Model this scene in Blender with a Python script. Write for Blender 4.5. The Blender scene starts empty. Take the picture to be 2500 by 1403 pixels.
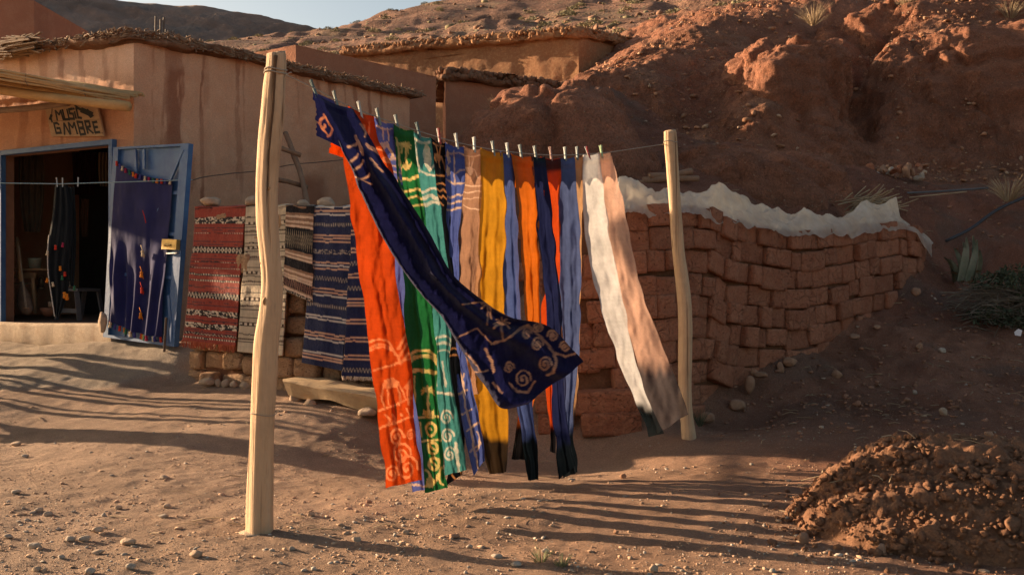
import bpy, math, random
import numpy as np
random.seed(7)
R = np.random.RandomState(11)
SC = bpy.context.scene
COL = SC.collection
# ---------------------------------------------------------------- camera, sky, sun, exposure
CAM_Z = 1.13
cam_d = bpy.data.cameras.new('camera'); cam_d.lens = 35.0; cam_d.sensor_width = 36.0
cam_d.clip_start = 0.05; cam_d.clip_end = 3000
cam = bpy.data.objects.new('camera', cam_d); COL.objects.link(cam)
cam.location = (0, 0, CAM_Z); cam.rotation_euler = (math.pi/2, 0, 0)
SC.camera = cam
SUN_H = (-0.916, 0.401)          # horizontal direction towards the sun
SUN_EL = math.radians(13.5)
world = bpy.data.worlds.new('World'); SC.world = world; world.use_nodes = True
wn = world.node_tree; bg = wn.nodes['Background']
sky = wn.nodes.new('ShaderNodeTexSky'); sky.sky_type = 'NISHITA'; sky.sun_disc = False
sky.sun_elevation = SUN_EL; sky.sun_rotation = math.atan2(SUN_H[0], SUN_H[1])
sky.altitude = 1200; sky.air_density = 1.0; sky.dust_density = 6.0; sky.ozone_density = 1.0
wn.links.new(sky.outputs['Color'], bg.inputs['Color']); bg.inputs['Strength'].default_value = 0.071
sun_d = bpy.data.lights.new('sun', 'SUN'); sun_d.energy = 5.0; sun_d.angle = math.radians(0.55)
sun_d.color = (1.0, 0.79, 0.615)
sun = bpy.data.objects.new('sun', sun_d); COL.objects.link(sun)
sv = (SUN_H[0]*math.cos(SUN_EL), SUN_H[1]*math.cos(SUN_EL), math.sin(SUN_EL))
from mathutils import Vector, Matrix
sun.rotation_euler = Vector(sv).to_track_quat('Z', 'Y').to_euler()
sun.location = (-20, 10, 10)
SC.view_settings.view_transform = 'Standard'; SC.view_settings.look = 'None'
SC.view_settings.gamma = 1.0; SC.view_settings.use_curve_mapping = False
SC.view_settings.exposure = 1.55
SC.view_settings.use_white_balance = True; SC.view_settings.white_balance_temperature = 8000; SC.view_settings.white_balance_tint = 10
SC.cycles.max_bounces = 8; SC.cycles.diffuse_bounces = 5; SC.cycles.transmission_bounces = 4
SC.cycles.transparent_max_bounces = 8; SC.cycles.sample_clamp_indirect = 6.0

# ---------------------------------------------------------------- helpers
F = 2430.6
def P(px, py, d):
    """a point of the place: direction of a photo pixel, at a distance d metres in front"""
    return ((px-1250.0)/F*d, d, CAM_Z-(py-701.5)/F*d)
def lin(c):
    c = np.asarray(c, float)/255.0
    return np.where(c <= 0.04045, c/12.92, ((c+0.055)/1.055)**2.4)
def rgb(*c): return tuple(lin(c))+(1.0,)

def _hash(ix, iy, iz, seed):
    h = (ix.astype(np.int64)*374761393 + iy.astype(np.int64)*668265263 + iz.astype(np.int64)*2147483647 + seed*1274126177) & 0xffffffff
    h = ((h ^ (h >> 13))*1274126177) & 0xffffffff
    h = ((h ^ (h >> 16))*2246822519) & 0xffffffff
    return ((h ^ (h >> 15)) & 0xffffff)/float(0xffffff)*2-1
def noise3(p, seed=0):
    p = np.asarray(p, float); i = np.floor(p).astype(np.int64); f = p-i; f = f*f*f*(f*(f*6-15)+10)
    x, y, z = i[..., 0], i[..., 1], i[..., 2]; fx, fy, fz = f[..., 0], f[..., 1], f[..., 2]
    def L(a, b, t): return a+(b-a)*t
    return L(L(L(_hash(x, y, z, seed), _hash(x+1, y, z, seed), fx), L(_hash(x, y+1, z, seed), _hash(x+1, y+1, z, seed), fx), fy),
             L(L(_hash(x, y, z+1, seed), _hash(x+1, y, z+1, seed), fx), L(_hash(x, y+1, z+1, seed), _hash(x+1, y+1, z+1, seed), fx), fy), fz)
def fbm(p, octv=4, seed=0, gain=0.5, ridged=False):
    s = 0; a = 1.0; q = np.asarray(p, float)
    for o in range(octv):
        n = noise3(q, seed+o*17)
        s = s + a*((1-2*np.abs(n)) if ridged else n); a *= gain; q = q*2.03+7.3
    return s
def smooth(a, b, x):
    t = np.clip((x-a)/(b-a), 0, 1); return t*t*(3-2*t)

def mesh(name, V, Fc, cols=None, uv=None, flat=False):
    """mesh from numpy verts and faces (list or array of quads / tris)"""
    V = np.asarray(V, np.float32); me = bpy.data.meshes.new(name)
    if isinstance(Fc, np.ndarray):
        n, k = Fc.shape
        me.vertices.add(len(V)); me.vertices.foreach_set('co', V.ravel())
        me.loops.add(n*k); me.loops.foreach_set('vertex_index', Fc.astype(np.int32).ravel())
        me.polygons.add(n); me.polygons.foreach_set('loop_start', np.arange(0, n*k, k, dtype=np.int32))
        me.polygons.foreach_set('loop_total', np.full(n, k, np.int32))
        me.update(calc_edges=True)
    else:
        me.from_pydata([tuple(v) for v in V], [], [tuple(f) for f in Fc]); me.update()
    if not flat: me.polygons.foreach_set('use_smooth', np.ones(len(me.polygons), bool))
    if cols is not None:
        at = me.attributes.new('Col', 'FLOAT_COLOR', 'POINT')
        c = np.ones((len(V), 4), np.float32); c[:, :np.shape(cols)[1]] = cols
        at.data.foreach_set('color', c.ravel())
    if uv is not None:
        at = me.attributes.new('st', 'FLOAT2', 'POINT'); at.data.foreach_set('vector', np.asarray(uv, np.float32).ravel())
    return me
def gridfaces(nr, nc, wrap=False):
    r = np.arange(nr-1)[:, None]; c = np.arange(nc if wrap else nc-1)[None, :]
    a = r*nc+c; b = r*nc+(c+1) % nc
    return np.stack([a, b, b+nc, a+nc], -1).reshape(-1, 4)
def tagged(o, label=None, cat=None, group=None, kind=None):
    if label: o['label'] = label
    if cat: o['category'] = cat
    if group: o['group'] = group
    if kind: o['kind'] = kind
    return o
def thing(name, label, cat, loc=(0, 0, 0), group=None):
    o = bpy.data.objects.new(name, None); COL.objects.link(o); o.location = loc
    o.empty_display_size = 0.1
    return tagged(o, label, cat, group)
def rootloc(o):
    l = np.zeros(3)
    while o is not None:
        l = l+np.array(o.location); o = o.parent
    return l
def put(name, me, mat, parent=None, kind=None, label=None, cat=None, group=None, loc=None, rot=None, scale=None):
    """link a mesh object; its verts are world coordinates unless loc is given"""
    o = bpy.data.objects.new(name, me); COL.objects.link(o)
    if mat is not None and not me.materials: me.materials.append(mat)
    if loc is not None:
        o.location = np.array(loc)-(rootloc(parent) if parent is not None else 0)
        if rot is not None: o.rotation_euler = rot
        if scale is not None: o.scale = scale
    elif parent is not None:
        me.transform(Matrix.Translation(Vector(-rootloc(parent))))
    if parent is not None: o.parent = parent
    return tagged(o, label, cat, group, kind)
def single(name, me, mat, label, cat, group=None, kind=None):
    """a thing that is one mesh: origin moved to the centre of its base"""
    n = len(me.vertices); co = np.empty(n*3, np.float32); me.vertices.foreach_get('co', co); co = co.reshape(-1, 3)
    c = np.array([(co[:, 0].min()+co[:, 0].max())/2, (co[:, 1].min()+co[:, 1].max())/2, co[:, 2].min()])
    me.transform(Matrix.Translation(Vector(-c)))
    return put(name, me, mat, None, kind, label, cat, group, loc=c)
class MB:
    """collects shapes for one mesh"""
    def __init__(s): s.V = []; s.F = []; s.n = 0
    def add(s, V, Fc):
        s.V.append(np.asarray(V, float)); s.F += [tuple(int(i)+s.n for i in f) for f in Fc]; s.n += len(V); return s
    def box(s, c, size, rot=None):
        sx, sy, sz = [x/2 for x in size]
        V = np.array([(x, y, z) for x in (-sx, sx) for y in (-sy, sy) for z in (-sz, sz)])
        if rot is not None: V = V @ np.array(rot).T
        return s.add(V+np.array(c), [(0, 1, 3, 2), (4, 6, 7, 5), (0, 4, 5, 1), (2, 3, 7, 6), (0, 2, 6, 4), (1, 5, 7, 3)])
    def beam(s, a, b, w, h, up=(0, 0, 1)):
        a = np.array(a, float); b = np.array(b, float); d = b-a; L = np.linalg.norm(d); d /= L
        u = np.array(up, float); x = np.cross(d, u); x /= np.linalg.norm(x); y = np.cross(x, d)
        return s.box((a+b)/2, (L, w, h), np.stack([d, x, y], 1))
    def tube(s, pts, rad, seg=8, cap=True, jit=0, seed=0):
        pts = np.asarray(pts, float); n = len(pts); rad = np.broadcast_to(np.asarray(rad, float), (n,))
        T = np.gradient(pts, axis=0); T /= np.linalg.norm(T, axis=1)[:, None]+1e-12
        up = np.array([0, 0, 1.0]) if abs(T[0][2]) < .9 else np.array([0, 1.0, 0])
        X = np.cross(T, up); X /= np.linalg.norm(X, axis=1)[:, None]+1e-12; Y = np.cross(T, X)
        a = np.linspace(0, 2*np.pi, seg, endpoint=False)
        ring = X[:, None]*np.cos(a)[None, :, None]+Y[:, None]*np.sin(a)[None, :, None]
        r = rad[:, None]*np.ones(seg)[None]
        if jit: r = r*(1+jit*noise3((pts[:, None]+ring*.5)*9, seed))
        V = (pts[:, None]+ring*r[..., None]).reshape(-1, 3)
        Fc = [tuple(f) for f in gridfaces(n, seg, True)]
        if cap: Fc += [tuple(range(seg))[::-1], tuple(range((n-1)*seg, n*seg))]
        return s.add(V, Fc)
    def prism(s, poly, a, b):
        """poly = (n,3) points, extruded by the vector b-a"""
        poly = np.asarray(poly, float); n = len(poly); off = np.asarray(b, float)-np.asarray(a, float)
        Fc = [tuple(range(n))[::-1], tuple(range(n, 2*n))]+[(i, (i+1) % n, n+(i+1) % n, n+i) for i in range(n)]
        return s.add(np.vstack([poly, poly+off]), Fc)
    def lathe(s, prof, c, seg=16):
        a = np.linspace(0, 2*np.pi, seg, endpoint=False)
        V = np.array([(c[0]+r*np.cos(t), c[1]+r*np.sin(t), c[2]+z) for r, z in prof for t in a])
        return s.add(V, [tuple(f) for f in gridfaces(len(prof), seg, True)])
    def me(s, name, flat=True, cols=None):
        return mesh(name, np.vstack(s.V), s.F, flat=flat, cols=cols)
def ico(sub):
    import bmesh
    bm = bmesh.new(); bmesh.ops.create_icosphere(bm, subdivisions=sub, radius=1.0)
    V = np.array([v.co[:] for v in bm.verts]); Fc = np.array([[v.index for v in f.verts] for f in bm.faces]); bm.free()
    return V, Fc
ICO1, ICO2, ICO3 = ico(1), ico(2), ico(3)
def cubegrid(n):
    V = {}; Fc = []
    def vid(p):
        k = tuple(int(round(x*n)) for x in p)
        if k not in V: V[k] = len(V)
        return V[k]
    for ax in range(3):
        for sgn in (-1, 1):
            for i in range(n):
                for j in range(n):
                    q = []
                    for di, dj in ((0, 0), (1, 0), (1, 1), (0, 1)):
                        p = [0, 0, 0]; p[ax] = sgn; p[(ax+1) % 3] = -1+2*(i+di)/n; p[(ax+2) % 3] = -1+2*(j+dj)/n
                        q.append(vid(p))
                    Fc.append(q if sgn > 0 else q[::-1])
    return np.array(list(V.keys()), float)/n, np.array(Fc)
def catmull(pts, n):
    """smooth curve through rows of numbers, n samples, spaced by index of arc length over the first two columns"""
    p = np.asarray(pts, float); k = len(p)
    t = np.concatenate([[0], np.cumsum(np.linalg.norm(np.diff(p[:, :2], axis=0), axis=1)+1e-6)])
    m = np.gradient(p, t, axis=0) if k > 2 else np.repeat((p[1:]-p[:1])/t[1], 2, 0)
    s = np.linspace(0, t[-1], n); i = np.clip(np.searchsorted(t, s, 'right')-1, 0, k-2)
    h = (t[i+1]-t[i])[:, None]; u = ((s-t[i])[:, None])/h
    return (2*u**3-3*u**2+1)*p[i]+(u**3-2*u**2+u)*h*m[i]+(-2*u**3+3*u**2)*p[i+1]+(u**3-u**2)*h*m[i+1]

# ---------------------------------------------------------------- materials
def newmat(name):
    m = bpy.data.materials.new(name); m.use_nodes = True; nt = m.node_tree
    for n in list(nt.nodes): nt.nodes.remove(n)
    out = nt.nodes.new('ShaderNodeOutputMaterial'); b = nt.nodes.new('ShaderNodeBsdfPrincipled')
    b.inputs['Specular IOR Level'].default_value = 0.15; b.inputs['Roughness'].default_value = 0.9
    nt.links.new(b.outputs[0], out.inputs['Surface'])
    return m, nt, b, out
def N(nt, t, **kw):
    n = nt.nodes.new('ShaderNode'+t)
    for k, v in kw.items():
        if k in n.inputs: n.inputs[k].default_value = v
        else: setattr(n, k, v)
    return n
def L(nt, a, b): nt.links.new(a, b)
def mix(nt, fac, a, b, blend='MIX'):
    m = nt.nodes.new('ShaderNodeMix'); m.data_type = 'RGBA'; m.blend_type = blend; m.clamp_factor = True
    for s, v in ((0, fac), (6, a), (7, b)):
        if hasattr(v, 'links'): nt.links.new(v, m.inputs[s])
        else: m.inputs[s].default_value = v
    return m.outputs[2]
def ramp(nt, src, *stops, interp='LINEAR'):
    r = nt.nodes.new('ShaderNodeValToRGB'); r.color_ramp.interpolation = interp; e = r.color_ramp.elements
    while len(e) < len(stops): e.new(0.5)
    for i, (p, c) in enumerate(stops):
        e[i].position = p; e[i].color = c if hasattr(c, '__len__') else (c, c, c, 1)
    nt.links.new(src, r.inputs[0]); return r.outputs[0]
def coords(nt, world=True, scale=(1, 1, 1)):
    if world: src = nt.nodes.new('ShaderNodeNewGeometry').outputs['Position']
    else: src = nt.nodes.new('ShaderNodeTexCoord').outputs['Object']
    mp = nt.nodes.new('ShaderNodeMapping'); mp.inputs['Scale'].default_value = scale
    nt.links.new(src, mp.inputs[0]); return mp.outputs[0]
def nz(nt, vec, scale, detail=6, rough=0.6, dist=0.0):
    n = N(nt, 'TexNoise', Scale=scale, Detail=detail, Roughness=rough, Distortion=dist); L(nt, vec, n.inputs['Vector']); return n.outputs['Fac']
def bump(nt, b, hs, prev=None):
    """chain of (height socket, distance) bumps into the shader normal"""
    nrm = prev
    for h, d in hs:
        bp = N(nt, 'Bump', Strength=1.0, Distance=d); L(nt, h, bp.inputs['Height'])
        if nrm is not None: L(nt, nrm, bp.inputs['Normal'])
        nrm = bp.outputs[0]
    L(nt, nrm, b.inputs['Normal'])
def earth(name, c1, c2, c3, s1=1.2, s2=14, bumps=((40, .012), (160, .004)), usecol=False, pebble=None, rough=.95, world=True):
    """soil, mud, plaster: two broad tones, a third in specks, fine relief; Col attribute multiplies when used"""
    m, nt, b, out = newmat(name); v = coords(nt, world)
    a = ramp(nt, nz(nt, v, s1, 8, .65), (.35, 0), (.65, 1))
    c = mix(nt, a, c1, c2)
    c = mix(nt, ramp(nt, nz(nt, v, s2, 8, .7), (.48, 0), (.7, .75)), c, c3)
    fine = nz(nt, v, 90, 4, .7)
    c = mix(nt, .55, c, ramp(nt, fine, (.25, .55), (.75, 1.35)), 'MULTIPLY')
    if usecol:
        at = N(nt, 'Attribute', attribute_name='Col'); c = mix(nt, 1.0, c, at.outputs['Color'], 'MULTIPLY')
    hs = [(nz(nt, v, s, 6, .7), d) for s, d in bumps]
    if pebble:
        vo = N(nt, 'TexVoronoi', Scale=pebble[0], Randomness=1.0); L(nt, v, vo.inputs['Vector'])
        msk = ramp(nt, vo.outputs['Distance'], (0.0, 1), (.33, 0)); big = N(nt, 'TexVoronoi', Scale=pebble[0]); L(nt, v, big.inputs['Vector'])
        sel = N(nt, 'SeparateColor'); L(nt, big.outputs['Color'], sel.inputs[0])
        pick = ramp(nt, sel.outputs[0], (pebble[2]-.02, 0), (pebble[2], 1))
        v2_ = N(nt, 'TexVoronoi', Scale=pebble[0]*2.3); L(nt, v, v2_.inputs['Vector']); hs.append((ramp(nt, v2_.outputs['Distance'], (.0, 1), (.45, 0)), pebble[1]*.5))
        s2_ = N(nt, 'SeparateColor'); L(nt, v2_.outputs['Color'], s2_.inputs[0]); c = mix(nt, .6, c, ramp(nt, s2_.outputs[2], (.0, .62), (1, 1.32)), 'MULTIPLY')
        mm = N(nt, 'Math', operation='MULTIPLY'); L(nt, msk, mm.inputs[0]); L(nt, pick, mm.inputs[1])
        sharp = ramp(nt, mm.outputs[0], (.15, 0), (.3, 1))
        pc = mix(nt, sel.outputs[1], pebble[3], pebble[4])
        c = mix(nt, sharp, c, pc); hs.append((mm.outputs[0], pebble[1]))
    L(nt, c, b.inputs['Base Color']); b.inputs['Roughness'].default_value = rough
    bump(nt, b, hs); return m
def plain(name, c, rough=.7, metal=0.0, var=.25, scale=20, bumpd=.002, spec=.3, world=False, c2=None):
    m, nt, b, out = newmat(name); v = coords(nt, world)
    f = nz(nt, v, scale, 6, .65)
    if c2 is not None: col = mix(nt, ramp(nt, f, (.4, 0), (.62, 1)), c, c2)
    else: col = mix(nt, 1.0, c, ramp(nt, f, (.2, 1-var), (.8, 1+var)), 'MULTIPLY')
    L(nt, col, b.inputs['Base Color']); b.inputs['Roughness'].default_value = rough; b.inputs['Metallic'].default_value = metal
    b.inputs['Specular IOR Level'].default_value = spec
    if bumpd: bump(nt, b, [(nz(nt, v, scale*4, 5, .6), bumpd)])
    return m
def wood(name, c1, c2, c3, axis=2, scale=18, stretch=.06, bd=.003, checks=False, c4=(.20,.115,.06,1)):
    m, nt, b, out = newmat(name); sc = [1, 1, 1]; sc[axis] = stretch
    v = coords(nt, False, sc)
    g = nz(nt, v, scale, 8, .7, .6); w = nz(nt, v, scale*5, 5, .7)
    c = mix(nt, ramp(nt, g, (.35, 0), (.65, 1)), c1, c2)
    c = mix(nt, ramp(nt, w, (.55, 0), (.75, .8)), c, c3)
    v2 = coords(nt, False); c = mix(nt, ramp(nt, nz(nt, v2, 5, 5, .6), (.5, 0), (.75, .5)), c, c3)
    hs = [(w, bd), (g, bd)]
    if checks:
        sc2 = [1, 1, 1]; sc2[axis] = stretch*.35; v3 = coords(nt, False, sc2)
        ch = ramp(nt, nz(nt, v3, 34, 2, .5), (.30, 0), (.37, 1)); c = mix(nt, ch, c4, c); hs.append((ch, .004))
        st = ramp(nt, nz(nt, v2, 2.2, 6, .7), (.52, 0), (.7, .55)); c = mix(nt, st, c, (.33,.235,.165,1))
    L(nt, c, b.inputs['Base Color']); b.inputs['Roughness'].default_value = .8
    bump(nt, b, hs); return m
def cloth(name, trans=.45, weave=900, tint=None, fuzz=.25, bd=.0006, sheer=0.0):
    """thin fabric coloured by the Col attribute, letting some light through"""
    m, nt, b, out = newmat(name)
    if tint is None: c = N(nt, 'Attribute', attribute_name='Col').outputs['Color']
    else: c = N(nt, 'RGB').outputs[0]; c.default_value = tint
    v = coords(nt, False)
    c = mix(nt, 1.0, c, ramp(nt, nz(nt, v, 7, 6, .6), (.25, .8), (.75, 1.15)), 'MULTIPLY')
    c = mix(nt, .5, c, ramp(nt, nz(nt, v, 300, 2, .5), (.3, .75), (.7, 1.2)), 'MULTIPLY')
    L(nt, c, b.inputs['Base Color']); b.inputs['Sheen Weight'].default_value = fuzz*.3
    tr = N(nt, 'BsdfTranslucent'); L(nt, mix(nt, 1.0, c, (.72,.72,.72,1), 'MULTIPLY'), tr.inputs['Color'])
    mx = N(nt, 'MixShader', Fac=trans); L(nt, b.outputs[0], mx.inputs[1]); L(nt, tr.outputs[0], mx.inputs[2])
    if sheer:
        tp_ = N(nt, 'BsdfTransparent'); m3 = N(nt, 'MixShader', Fac=sheer); L(nt, mx.outputs[0], m3.inputs[1]); L(nt, tp_.outputs[0], m3.inputs[2]); mx = m3
    L(nt, mx.outputs[0], out.inputs['Surface'])
    bump(nt, b, [(nz(nt, v, 260, 3, .6), bd), (nz(nt, v, 45, 4, .6), bd*2)])
    return m
# ---------------------------------------------------------------- terrain
G = [(635,1298,4.6),(1250,1403,3.92),(0,1403,3.92),(2500,1403,3.92),(1200,1200,5.5),(1700,1200,5.5),(2100,1200,5.5),(500,1200,5.5),(0,1200,5.5),(2600,1200,5.5),
 (1680,1066,7.2),(1410,1070,7.5),(1250,1065,7.55),(1000,1052,7.7),(0,1060,7.65),(-300,1060,7.65),(0,990,8.3),(300,950,8.7),(0,952,8.75),(250,922,9.15),(400,885,9.3),(0,905,9.55),(0,838,10.7),(260,842,9.95),(430,857,9.4),
 (440,932,8.95),(690,964,8.25),(930,1012,7.65),(560,948,8.6),
 (1700,1014,8.05),(1830,935,8.65),(2000,855,9.35),(2170,750,10.2),(2262,648,10.9),
 (1850,1050,7.6),(2000,1000,7.9),(2200,1000,7.9),(2500,1010,7.8),(2000,920,8.8),(2250,900,8.9),(2500,900,8.9),(2250,800,9.7),(2500,820,9.6),(2300,697,10.7),(2500,707,10.9),(2800,707,10.9),
 (2330,680,11.2),(2300,600,11.6),(2400,540,12),(2500,560,11.6),(2500,480,12.5),(2480,440,13.3),(2420,600,11.4),
 (1600,445,10.5),(1560,470,9.8),(1700,480,10),(1850,500,10.3),(2050,520,11),(2200,505,11.5),(2280,500,12),
 (1560,430,11),(1650,385,11.6),(1780,342,12.2),(1880,372,12.2),(2000,410,12.6),(2100,425,13.4),(1800,430,11.2),
 (1100,320,12),(1200,272,12.4),(1300,232,12.8),(1400,212,13.1),(1500,225,13.2),(1580,260,13),(1620,320,12.5),(1150,420,10.8),(1300,400,11),(1450,420,10.6),(1400,300,12.2),(1560,330,12.2),(1200,340,11.8),
 (1650,330,13.4),(1740,290,14.9),(1840,300,13.9),(1950,400,13.6),(2080,410,14),(2200,420,14),(2300,412,14.3),(2500,390,14.5),
 (1420,210,15),(1500,167,15.8),(1580,124,16.6),(1700,82,17.5),(1850,40,18.5),(2000,14,19.2),(2100,5,19.5),
 (1550,200,15),(1600,220,14.8),(1680,180,15.9),(1720,230,15.5),(1790,130,16.9),(1850,140,15.4),(1755,255,15.2),(1900,120,15.3),(1885,270,14.0),(1860,200,14.7),(1960,150,15.6),(2000,250,14.75),(2040,330,14.3),(2060,100,17),(1940,240,14.6),(1930,300,14.35),
 (2100,300,16.4),(2092,200,17.6),(2118,370,15.0),
 (2150,150,15.6),(2160,120,16.0),(2250,110,15.8),(2400,90,16),(2500,100,16.2),(2190,25,17.6),(2300,3,18),(2500,10,18.5),(2150,300,14.9),(2200,300,14.75),(2300,300,14.75),(2300,200,15.2),(2420,250,15),(2500,200,15.4),(2170,220,15.2)]
GP = [P(*g) for g in G]+[(-3,1,0),(0,1,0),(3,1,0),(-3,2.5,0),(3,2.5,0),(-8,4,0),(8,4,0),(-8,7,.02),(8,7.5,.2),(-8,9,.2),(-8,11,.5),(-12,8,.1),(12,8,.3),(12,11,1.6),(9,13,2.5),(8,14.3,3),(8,15.5,5),(9,18,6.4),
 (-12,12,.5),(-5,12,.45),(-4,12,.45),(-7,12.5,.45),(-3,13,.45),(-2.4,9.7,.45),(-1.5,9.5,.45),(0,9.5,.6),(-.6,12,1.0),(-.3,11,1.2),(-1.5,12,.8),(-3,15,.9),(-6,15,.9),(-1.5,15,1.5),
 (.3,8.3,1.2),(1.4,8.85,1.45),(2.3,9.7,1.6),(3.1,10.6,1.65),(4.1,11.5,1.75),(2.85,13.2,2.7),(.7,14.3,2.9),(1.4,14.2,2.8),(2.0,14.1,2.9),(0,14.5,2.2),
 (3,22,7),(6,23,7.6),(10,22,8),(0,21,4.8),(0,18,3.8),(-2,18,3.2),(-4,21,3.5),(-8,21,3),(14,16,5.5),(14,22,8),(16,12,2)]
GP = np.array(GP, float)
def rbf_fit(pts):
    n = len(pts); D = np.linalg.norm(pts[:, None, :2]-pts[None, :, :2], axis=2)
    A = np.zeros((n+3, n+3)); A[:n, :n] = np.sqrt(D**2+.06)-np.eye(n)*.02; A[:n, n] = 1; A[:n, n+1:] = pts[:, :2]; A[n:, :n] = A[:n, n:].T
    return np.linalg.solve(A, np.concatenate([pts[:, 2], np.zeros(3)]))
def rbf(pts, w, X, Y):
    out = w[len(pts)]+w[len(pts)+1]*X+w[len(pts)+2]*Y
    for i in range(len(pts)): out = out+w[i]*np.sqrt((X-pts[i, 0])**2+(Y-pts[i, 1])**2+.06)
    return out
GW = rbf_fit(GP)
def ground_base(X, Y): return rbf(GP, GW, np.asarray(X, float), np.asarray(Y, float))
def rough_amount(X, Y):
    r = smooth(.9, 2.2, X-0.25*(Y-7))*smooth(6.6, 8.2, Y)      # rough slope at the right
    r = np.maximum(r, smooth(10.5, 11.5, Y)*smooth(-.8, .3, X))
    return r
def ground_z(X, Y):
    X = np.asarray(X, float); Y = np.asarray(Y, float)
    Z = ground_base(X, Y); p = np.stack([X, Y, np.zeros_like(X)], -1); r = rough_amount(X, Y)
    Z = Z+.012*fbm(p*1.6, 4, 3)+.005*fbm(p*9, 3, 5)
    Z = Z+r*(.05*fbm(p*2.2, 5, 9)+.014*fbm(p*11, 3, 12))
    far = smooth(9.8, 11, Y)*smooth(-1, -.2, X)
    Z = Z+far*(.07*fbm(p*.9, 3, 14)+.03*fbm(p*4.5, 4, 16)+.012*fbm(p*14, 3, 18))
    # low edge where the beaten pad before the house meets the red ground
    e = (Y-(8.78+.13*(X+4.5)))
    pad = smooth(-.16, .10, e+.12*fbm(p*2.5, 3, 21))*smooth(-2.75, -3.05, X)
    Z = Z+.035*pad
    return Z
def make_ground():
    t = np.concatenate([np.linspace(-1.25, -.60, 50)[:-1], np.linspace(-.60, .60, 470), np.linspace(.60, 1.35, 50)[1:]])
    y = np.concatenate([np.exp(np.linspace(np.log(1.0), np.log(3.6), 30))[:-1], np.exp(np.linspace(np.log(3.6), np.log(13.75), 400))])
    Yg, Tg = np.meshgrid(y, t, indexing='ij'); Xg = Yg*Tg
    Z = ground_z(Xg, Yg)
    Z -= smooth(13.45, 13.75, Yg)*.15
    # colour: paler beaten earth to the left, redder soil to the right
    p = np.stack([Xg, Yg, Z], -1)
    red = smooth(-.5, 3.0, Xg+.25*(Yg-6)+.5*fbm(p*.8, 4, 31)); red = np.maximum(red, smooth(9.0, 9.8, Yg)*smooth(-2.5, -1, Xg))
    e = (Yg-(8.78+.13*(Xg+4.5))); pad = smooth(-.1, .03, e+.12*fbm(p*2.5, 3, 21))*smooth(-2.75, -3.05, Xg)
    A = np.array([.48, .325, .235]); B = np.array([.34, .155, .098]); C = np.array([.48, .385, .30])
    warm = smooth(-2.2, -.2, Xg+.4*fbm(p*.9, 4, 36))[..., None]; A = A*(1-warm)+np.array([.50, .318, .218])*warm
    c = A*(1-red[..., None])+B[None, None]*red[..., None]
    c = c*(1-pad[..., None])+C*pad[..., None]
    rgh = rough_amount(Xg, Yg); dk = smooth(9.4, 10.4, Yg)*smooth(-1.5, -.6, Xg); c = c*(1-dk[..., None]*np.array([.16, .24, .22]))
    c = c*(1+.12*fbm(p*3, 4, 44)+rgh*(.22*fbm(p*1.3, 5, 46)+.16*fbm(p*12, 3, 47)))[..., None]
    grey = (rgh*smooth(.1, .7, fbm(p*2.1, 5, 48)))[..., None]*.45; c = c*(1-grey)+np.array([.20, .145, .115])*grey
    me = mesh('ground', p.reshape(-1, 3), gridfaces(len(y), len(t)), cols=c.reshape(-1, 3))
    put('ground', me, M_ground, kind='structure', label='sunlit sandy earth yard with pebbles', cat=None)
def make_cliff():
    t = np.linspace(-.2, .78, 400)
    y = np.concatenate([np.linspace(13.4, 17.6, 180), np.linspace(17.6, 27, 70)[1:]])
    Yg, Tg = np.meshgrid(y, t, indexing='ij'); Xg = Yg*Tg
    Z = ground_base(Xg, Yg); p = np.stack([Xg, Yg, Z], -1)
    gy = np.gradient(Z, axis=0)/np.gradient(Yg, axis=0); gx = np.gradient(Z, axis=1)/np.gradient(Xg, axis=1)
    nrm = np.stack([-gx, -gy, np.ones_like(Z)], -1); nrm /= np.linalg.norm(nrm, axis=-1)[..., None]
    steep = smooth(.55, 1.6, np.hypot(gx, gy)); fade = smooth(13.3, 14.0, Yg)
    q = p*np.array([1, 1, .8])
    d = .05*fbm(q*1.1, 5, 51)+.03*fbm(q*3.1, 4, 61)
    d = d+steep*(.07*fbm(q*np.array([1.5, 1.5, .7]), 4, 71, ridged=True)+.03*fbm(q*np.array([4, 4, 3.2]), 4, 81, ridged=True)-.06)
    lump = smooth(.1, .8, fbm(q*5.5, 3, 91)); d = d+.05*lump*(1-.5*steep)
    band = np.sin(p[..., 2]*11+3*fbm(q*.8, 3, 95)); d = d+.018*steep*band
    d = d+.03*steep*fbm(q*np.array([9, 9, 5.]), 4, 97)+.016*fbm(q*16, 3, 98)
    p = p+nrm*(d*fade)[..., None]
    p[..., 2] -= (1-smooth(13.4, 13.7, Yg))*.1
    tone = 1+.22*fbm(q*.9, 5, 33)+.10*fbm(q*np.array([2, 2, 9]), 3, 37)
    A = np.array([.35, .150, .092]); c = A*tone[..., None]
    grav = smooth(.1, .7, fbm(q*2.0, 3, 35))*(1-steep); c = c*(1-.25*grav[..., None])+np.array([.40, .27, .19])*.25*grav[..., None]
    me = mesh('cliff', p.reshape(-1, 3), gridfaces(len(y), len(t)), cols=c.reshape(-1, 3))
    put('cliff', me, M_cliff, kind='structure', label='eroded red earth cliff above the brick stack')
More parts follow.
